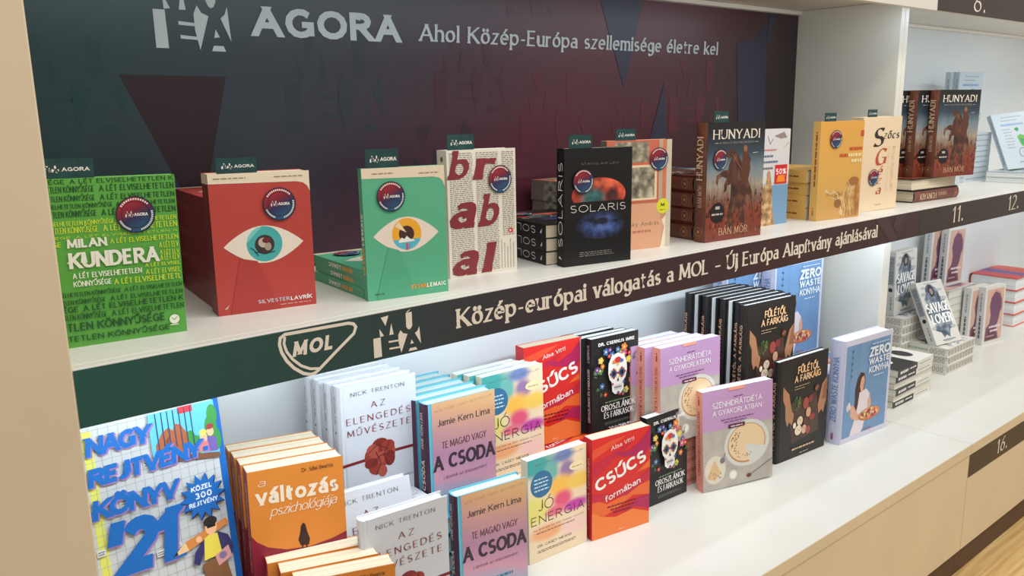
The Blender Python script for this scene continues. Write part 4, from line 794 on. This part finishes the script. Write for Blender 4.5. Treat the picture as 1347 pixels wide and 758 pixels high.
M5 = upper('s', .9524, .0580, -10.8, 0, .3); book('solaris', 'paperback', 'black paperback with a red planet over a blue iris', .139, .198, .023, M5, front=f_solaris, spine=s_solaris, cm=C_(20, 19, 20)); sticker(BOOKS['solaris'], .264, .722, .139, .198, .0208)
card(M5, .07, .139, .198, .046, .022, 'teal card above the black paperback with a planet')
M6 = upper('a', 1.1071, .1094, -11.8, 0, .1); book('andras', 'paperback', 'salmon paperback with old photographs and a yellow sticker', .148, .204, .020, M6, front=f_andras, cm=C_(214, 150, 120), sm=C_(120, 112, 100), pg=PG_WHITE, spine=lambda c: (c.rect(.2, 0, .8, 1, grad('grey_foliage_print', [(.35, (60, 60, 54)), (.6, (150, 146, 130))], (0, 0, .1), 0, 1, 60)))); sticker(BOOKS['andras'], .79, .824, .148, .204, .0212)
card(M6, .14, .148, .204, .044, .021, 'teal card above the salmon paperback with photographs')
M7 = upper('h', 1.3253, .0522, -4.6, 0, .1); book('hunyadi', 'hardcover_book', 'thick dark hardcover with a rearing horse, standing before its stack', .169, .232, .032, M7, True, f_hunyadi, s_hunyadi, cm=C_(22, 20, 20), sm=HSP, pg=PG_CREAM); sticker(BOOKS['hunyadi'], .215, .692, .169, .232, .0205)
card(M7, .10, .169, .232, .042, .021, 'teal card above the dark hardcover with a horse')
M8 = upper('t', 1.5747, .1093, -2.4, .1, .2); book('statue', 'paperback', 'pale paperback with a golden statue and a red sale sticker', .118, .212, .010, M8, front=f_statue, cm=C_(206, 204, 204))
dup(BOOKS['statue'], upper('t', 1.590, .123, -2.4, .1, .2), 'pale paperback behind the sale sticker copy, its edge showing at the right')
M9 = upper('y', 1.7577, .0685, -8.5, 0, -.1); book('yellow', 'paperback', 'golden yellow paperback with a sketched camel, standing before its stack', .153, .225, .020, M9, front=f_yellow, spine=s_yellow, cm=YG, sm=C_(232, 186, 108), pg=PG_CREAM); sticker(BOOKS['yellow'], .345, .820, .153, .225, .0205)
card(M9, .08, .153, .225, .040, .019, 'teal card above the golden yellow paperback')
M10 = upper('z', 1.9680, .0800, -6.6, -.3, -.3); book('szocs', 'paperback', 'cream paperback with ornate black and rust lettering beside the divider', .159, .231, .036, M10, front=f_szocs, cm=C_(236, 212, 180), sm=C_(228, 200, 170), pg=PG_CREAM); sticker(BOOKS['szocs'], .338, .361, .159, .231, .0205)
card(M10, .10, .159, .231, .038, .018, 'teal card above the cream paperback by the divider')
place_stack('lavrik', 4, .3985, .170, ZS, .0385, -6.5, ords(4, 'dark red paperback in the stack behind the red eye book, %s'), 'red paperbacks lying in a stack', ('spine_band',))
place_stack('vesna', 3, .582, .083, ZS, .0137, -5.0, ords(3, 'green paperback in the low stack behind the green eye book, %s'), 'green paperbacks lying in a stack')
place_stack('solaris', 3, .944, .0945, ZS, .0233, -10.5, ords(3, 'black paperback lying in the stack left of the planet book, %s'), 'black paperbacks lying in a stack')
place_stack('andras', 6, 1.125, .150, ZS, .0202, -4, ords(6, 'salmon and grey paperback in the stack behind the photograph book, %s'), 'salmon paperbacks lying in a stack')
for o in place_stack('hunyadi', 4, 1.336, .092, ZS, .0322, -6, ords(4, 'dark red hardcover in the stack beside the horse book, %s'), 'dark hardcovers lying in a stack'): pass
YS = book('yellow_pages', 'paperback', 'yellow paperback in the stack left of the camel book, bottommost', .153, .225, .0288, lay(1.760, .098, ZS+.0287, -6), cm=C_(214, 166, 86), sm=C_(226, 178, 96), group='yellow paperbacks lying in a stack', spine=lambda c: c.greek(.10, .45, .24, .6, 1, C_(120, 80, 40), .8, 2, 0))
place_stack('yellow_pages', 3, 1.760, .098, ZS+.0288, .0288, -6, ['yellow paperback in the stack left of the camel book, ' + s for s in ('second from the bottom', 'third from the bottom', 'topmost')], 'yellow paperbacks lying in a stack')

# ---------------------------------------------------------------- upper shelf, right bay
dup(BOOKS['hunyadi'], lay(2.490, .058, ZS+.0321, 85.6), 'dark hardcover lying lowest under the right horse books, spine to the front', 'dark hardcovers under the right trio')
dup(BOOKS['hunyadi'], lay(2.262, .246, ZS+.0643, -94.4), 'hardcover directly under the right horse books, cream page edge to the front', 'dark hardcovers under the right trio')
zb = ZS+.0647
dup(BOOKS['hunyadi'], stand(2.3331, .0640, zb, -12.9, 0, 0), 'dark hardcover with a rearing horse in the right bay, frontmost of three', skip=('round_sticker',))
dup(BOOKS['hunyadi'], stand(2.300, .1050, zb, -11.5, 0, 0), 'dark hardcover in the right bay, middle of three standing, spine showing', skip=('round_sticker',))
dup(BOOKS['hunyadi'], stand(2.270, .1430, zb, -11, 0, 0), 'dark hardcover in the right bay, rearmost of three, beside the divider', skip=('round_sticker',))
PW = C_(186, 198, 206); PT = .018
book('poet', 'paperback', 'pale blue paperback with a green cyclist, tilted at the right edge of the photo', .14, .2, PT, stand(3.0951, .1500, ZS+.0390, -29, 25, -5.4), front=f_poet, spine=lambda c: c.greek(.1, .3, .9, .6, 1, C_(140, 156, 164), .8), cm=PW, pg=PG_WHITE)
dup(BOOKS['poet'], lay(3.230, .055, ZS+PT, 90), 'pale paperback lying under the tilted cyclist book, lower', 'pale paperbacks under the tilted one'); dup(BOOKS['poet'], lay(3.232, .057, ZS+2*PT, 90.5), 'pale paperback lying under the tilted cyclist book, upper', 'pale paperbacks under the tilted one')
for i in range(9): dup(BOOKS['poet'], lay(3.145+.0015*(i % 2), .232, ZS+(i+1)*PT, 90+(i % 3)*.3), 'pale paperback in the tall stack behind the cyclist book, ' + ords(9, '%s')[i], 'pale paperbacks in the tall rear stack')
dup(BOOKS['poet'], stand(2.9505, .275, ZS+9*PT+.0003, -8, 0, 0), 'pale paperback standing highest at the back of the right bay, front of the pair'); dup(BOOKS['poet'], stand(2.935, .296, ZS+9*PT+.0003, -8, 0, 0), 'pale paperback standing highest at the back of the right bay, rear of the pair')
dup(BOOKS['poet'], stand(2.700, .215, ZS+.0002, -6, 0, 0), 'pale paperback with green drawing standing behind the right horse books')

# ---------------------------------------------------------------- lower shelf, front row
def low(x, y, yw, ln=0, rl=0, dz=0, sc=1): return stand(x, y, ZL+dz+.0003, yw, ln, rl, sc)
book('zero', 'hardcover_book', 'blue cookbook with a woman holding a plate, standing in the front row', .212, .273, .042, low(1.9027, .052, -4.5), True, f_zero, s_zero, cm=C_(206, 206, 226), sm=C_(196, 196, 218), pg=PG_WHITE)
book('fulet', 'hardcover_book', 'black cookbook with hands over a wooden board, standing in the front row', .193, .256, .020, low(1.6826, .092, -4.5, .6, -.4), True, f_fulet, s_fulet, cm=C_(36, 32, 31), sm=C_(34, 30, 30), pg=PG_WHITE)
book('szen', 'paperback', 'lilac cookbook with a sliced cake, standing in the front row', .195, .235, .026, low(1.4304, .1128, -16.1, 2.2, -1.2), front=f_szen, spine=s_szen, cm=C_(186, 146, 186), sm=C_(226, 152, 134), pg=PG_WHITE)
book('orosz', 'paperback', 'black paperback with a flower skull, standing low in the front row', .128, .204, .020, low(1.2817, .1488, -2.6, 1.0, -.4), front=f_orosz, spine=s_orosz, cm=C_(34, 33, 33), sm=C_(30, 29, 30), pg=PG_WHITE)
book('csucs', 'paperback', 'red paperback with slanted white lettering, standing in the front row', .147, .215, .029, low(1.0927, .1285, -8.9), front=f_csucs, cm=CR, sm=C_(206, 44, 52), pg=PG_CREAM, spine=lambda c: c.text('csúcs formában', .3, .3, .8, .3, BOLD, C_(236, 170, 150)))
book('jo', 'paperback', 'multicoloured swirl paperback with a blue roundel, standing in the front row', .146, .210, .020, low(.9397, .1428, -2.8, .8), front=lambda c: (c.part('cover_colours').rect(0, 0, 1, 1, JG), f_jo(c)), cm=C_(226, 224, 216), sm=C_(226, 214, 190), pg=PG_WHITE)
book('kern', 'hardcover_book', 'pink and orange hardcover with teal edges, standing in the front row', .142, .210, .030, low(.7547, .1160, -8.0, 0, -.4), True, f_kern, s_kern, cm=C_(96, 180, 200), sm=C_(70, 40, 62), bm=C_(90, 176, 196), pg=pages('teal_tinted_pages', (170, 196, 196), (222, 232, 228)))
book('trenton', 'hardcover_book', 'white hardcover with a knotted red rope, lower copy in the front row', .145, .210, .022, low(.5375, .0488, -4.3, 0, .2, .056), True, f_trenton, s_trenton, cm=C_(206, 209, 216), sm=C_(202, 206, 213), pg=PG_WHITE)
book('valt', 'paperback', 'orange paperback with tall white lettering, front copy of the upper row', .138, .210, .035, low(.4030, .1260, -12.5, 3.5, 1.2, .1425), front=f_valt, spine=s_valt, cm=OR, sm=C_(146, 36, 54), bm=C_(216, 190, 150), pg=PG_CREAM)
book('nagy', 'puzzle_magazine', 'large puzzle magazine with blue lettering and cartoon pictures beside the warm-lit panel', .198, .290, .008, low(.2012, .1143, 10.3, 10.5, 2.9, .183), front=f_nagy, cm=C_(194, 197, 196), sm=C_(206, 206, 200), pg=PG_WHITE)  # cover colour greyed to carry the shade the magazine stands in
mb = MB(); mb.box((.188, -.0003, 0), (.198, 0, .290), BL2); mb.build('blue_edge', BOOKS['nagy'])
# ---- back row, standing on lying copies
dup(BOOKS['zero'], low(1.863, .235, -3, 0, 0, .176, 1.02), 'blue cookbook standing tall in the back row before the divider', 'blue cookbooks in the back row')
dup(BOOKS['zero'], low(1.735, .292, -3, 0, 0, .186, 1.02), 'blue cookbook in the back row, behind the black cookbooks, spine partly showing', 'blue cookbooks in the back row')
def flip(x, y, yaw, dz, w, t, sc=1.):   # same place, turned round: fore-edge where the spine would be
    a = math.radians(yaw); return low(x + w*sc*math.cos(a) - t*sc*math.sin(a), y + w*sc*math.sin(a) + t*sc*math.cos(a), yaw+180, 0, 0, dz, sc)
ftx = ['frontmost, its cover showing', 'second from the front, spine showing', 'third from the front, pale pages to the left', 'fourth from the front, spine showing', 'fifth from the front, pale pages to the left', 'sixth from the front, spine showing', 'seventh from the front, pale pages to the left', 'rearmost, farthest left']
for i, x in enumerate((1.6026, 1.611, 1.612, 1.606, 1.602, 1.593, 1.589, 1.580)):
    y, dz = .140+.0203*i, .156+.0014*i
    dup(BOOKS['fulet'], flip(x, y, -5, dz, .193, .020, .95) if i in (2, 4, 6) else low(x, y, -5, 0, 0, dz, .95), 'black cookbook in the back row, ' + ftx[i], 'black cookbooks standing in the back row')
for i in range(4):
    dup(BOOKS['szen'], low(1.325-.014*i-(.006 if i else 0), .152+.0262*i, -6, 1.4, 0, .128, .936), 'lilac cookbook standing in the back row, ' + ['frontmost, its cover showing', 'second from the front, salmon spine showing', 'third from the front, top edge showing', 'rearmost, top edge showing'][i], 'lilac cookbooks standing in the back row')
dup(BOOKS['orosz'], low(1.187, .221, -6, 1., -.5, .173, 1.02), 'black paperback with a flower skull standing in the back row')
dup(BOOKS['orosz'], flip(1.175, .2435, -6, .173, .128, .020, 1.02), 'black paperback with white page edge, middle of the back row skull books'); dup(BOOKS['orosz'], low(1.160, .268, -6, 1., -.5, .173, 1.02), 'black paperback rearmost of the back row skull books')
dup(BOOKS['csucs'], low(1.036, .262, -6, .8, 0, .169), 'red paperback with slanted white lettering standing in the back row')
for i in range(3): dup(BOOKS['jo'], low(.898-.012*i, .218+.0225*i, -2, 1.6, 0, .153), 'swirl covered paperback standing in the back row, ' + ['frontmost, its cover showing', 'middle of three, top edge showing', 'rearmost, top edge showing'][i], 'swirl paperbacks standing in the back row')
for i in range(5): dup(BOOKS['kern'], low(.745-.004*i, .182+.0318*i, -4, 0, 0, .148), 'pink and teal edged hardcover standing in the back row, ' + ['frontmost, its cover showing', 'second from the front, teal edge', 'middle of five, teal edge', 'fourth from the front, teal edge', 'rearmost, only a teal line showing'][i], 'teal edged hardcovers in the back row')
for i in range(4): dup(BOOKS['trenton'], low(.6053-.004*i, .232+.0255*i+(.006 if i > 1 else 0), -3.8, -.4, .4, .198), 'white hardcover with a knotted rope in the back row, ' + ['frontmost, its cover showing', 'second from the front, spine showing', 'third from the front, spine showing', 'rearmost, spine showing'][i], 'white hardcovers in the back row')
for i in range(3): dup(BOOKS['valt'], low(.4030+.006*(i+1), .1260+.0385*(i+1), -12.5, 3.5, 1.2, .1425-.0030*(i+1)), 'orange paperback behind the tall lettered front copy, ' + ['second from the front', 'third from the front', 'rearmost, cream top edge showing'][i], 'orange paperbacks in the upper row')
for i in range(3): dup(BOOKS['valt'], low(.4130-.003*i, .0140+.0375*i, -18+i, 4, 1.0, .017-.001*i), 'orange paperback in the lowest left row, ' + ['frontmost, top of its cover showing', 'middle of three, cream top edge showing', 'rearmost, cream top edge showing'][i], 'orange paperbacks in the lowest row')
dup(BOOKS['trenton'], low(.520, .092, -5, 12, 0, .070), 'white hardcover leaning back behind the lower rope cover copy')
# ---- lying copies that carry the back row
def base(key, n, x, y, t, ang, what, z0=0): place_stack(key, n, x, y, ZL+z0, t, ang, ords(n, what + ' lying flat under the back row, %s'), what.split(' carrying')[0] + 's lying under the back row')
base('zero', 4, 1.905, .105, .0431, 0, 'blue cookbook'); base('fulet', 7, 1.612, .118, .0221, -1, 'black cookbook')
base('szen', 5, 1.603, .160, .0257, 90, 'lilac cookbook')
base('orosz', 8, 1.205, .172, .0215, -1, 'black skull paperback'); base('csucs', 5, 1.045, .163, .0335, -1, 'red paperback')
base('jo', 7, .892, .168, .0217, 0, 'swirl paperback'); base('kern', 4, .745, .165, .0368, 0, 'pink hardcover'); base('trenton', 8, .595, .168, .0247, 0, 'white rope hardcover')
base('valt', 4, .402, .160, .0352, 0, 'orange paperback'); base('nagy', 20, .184, .085, .0090, 0, 'puzzle magazine'); base('trenton', 2, .535, .044, .0275, -2, 'white rope hardcover carrying the front row copy,')
# ---------------------------------------------------------------- lower shelf, right bay
BK = book('bw', 'paperback', 'black and white paperback stacked beside the blue cookbook, bottommost', .145, .236, .0188, lay(2.495, .088, ZL+.0187, 90), front=f_bw, spine=s_bw, cm=C_(226, 222, 214), sm=C_(44, 42, 42), pg=PG_GREY, group='black and white paperbacks in a stack')
for i in range(1, 6):
    t = .0188*(i+1)
    M_ = lay(2.495+.003*(i % 2), .088, ZL+t-.0001, 90+(i % 3)*.8) if i not in (1, 3) else lay(2.262, .232, ZL+t-.0001, -90+(i % 3)*.5)
    dup(BOOKS['bw'], M_, 'black and white paperback stacked beside the blue cookbook, ' + ords(6, '%s')[i], 'black and white paperbacks in a stack')
SAVC = C_(214, 210, 202); SP = C_(150, 120, 104); SP2 = C_(110, 100, 100)
sv = book('sav', 'paperback', 'pale paperback with a dark hooded figure, tilted back on its stack', .135, .210, .028, stand(2.684, .158, ZL+.0885, -9.5, 26, 0), front=f_sav, spine=s_sav, cm=SAVC, sm=C_(200, 200, 196), pg=PG_GREY)
c = Canvas(.21, .028, lambda a, b, d: (.135-.0006+d, b, a)); c.part('patterned_edge')
rr = random.Random(3)
for i in range(9):
    x = .06+.105*i; c.line([(x+.028*math.cos(k*.9), .5+.28*math.sin(k*.9)) for k in range(7)], .0016, SP if i % 2 else SP2, True); c.line([(x-.03, .3), (x+.03, .75)], .0012, SP2, up=False)
c.build(sv)
c = Canvas(.135, .028, lambda a, b, d: (a, b, -d+.0006)); c.part('patterned_edge'); c.greek(.08, .35, .55, .65, 1, C_(150, 170, 166), .9, 2, 0)
for i in range(4): c.line([(.62+.09*i+.03*math.cos(k*.9), .5+.28*math.sin(k*.9)) for k in range(7)], .0014, SP2, True)
c.build(sv)
for i in range(3): dup(BOOKS['sav'], lay(2.677+(i == 1)*.003, .254, ZL+.0284*(i+1), -90+(i % 2)), 'pale patterned paperback under the tilted hooded figure book, ' + ords(3, '%s')[i], 'pale patterned paperbacks in the front stack')
for i in range(6): dup(BOOKS['sav'], lay(2.620+(i % 2)*.004, .3775, ZL+.0284*(i+1), -90), 'pale patterned paperback in the rear stack by the divider, ' + ords(6, '%s')[i], 'pale patterned paperbacks in the rear stack')
dup(BOOKS['sav'], stand(2.6433, .285, ZL+.0284*6+.0006, -2.2, 1.6, -1), 'pale paperback with a dark figure standing behind the tilted copy')
SC = C_(214, 212, 206)
book('sil', 'paperback', 'pale paperback with a purple head silhouette, frontmost near the right edge', .129, .210, .026, stand(3.111, .182, ZL+.0003, -8, 1, 0), front=f_sil, spine=s_sil, cm=SC, sm=C_(206, 208, 206), pg=PG_GREY)
dup(BOOKS['sil'], stand(3.062, .214, ZL+.0003, -5, 0, 0), 'pale paperback directly behind the front silhouette book, spine showing')
for i in range(8): dup(BOOKS['sil'], lay(2.955+(i % 2)*.002, .374, ZL+.0263*(i+1), -90), 'pale paperback in the block under the upper silhouette books, ' + ords(8, '%s')[i], 'pale paperbacks lying in the rear block')
dup(BOOKS['sil'], stand(3.020, .292, ZL+.0263*8+.0006, -3, 0, 1), 'pale paperback with a purple head silhouette standing on the rear block, right'); dup(BOOKS['sil'], stand(2.968, .325, ZL+.0263*8+.0006, -4, 0, 1), 'pale paperback with a purple head silhouette standing on the rear block, left')
book('redb', 'hardcover_book', 'red and orange hardcover in the stack at the right edge, bottommost', .17, .25, .048, lay(3.465, .374, ZL+.0478, -90), True, f_red, cm=C_(214, 92, 76), sm=C_(222, 110, 70), bm=C_(214, 100, 66), pg=PG_WHITE, group='red hardcovers stacked at the right edge')
for i in range(1, 4): dup(BOOKS['redb'], lay(3.465-.003*i, .374, ZL+.0478*(i+1), -90-.6*(i % 2)), 'red and orange hardcover in the stack at the right edge, ' + ords(4, '%s')[i], 'red hardcovers stacked at the right edge')
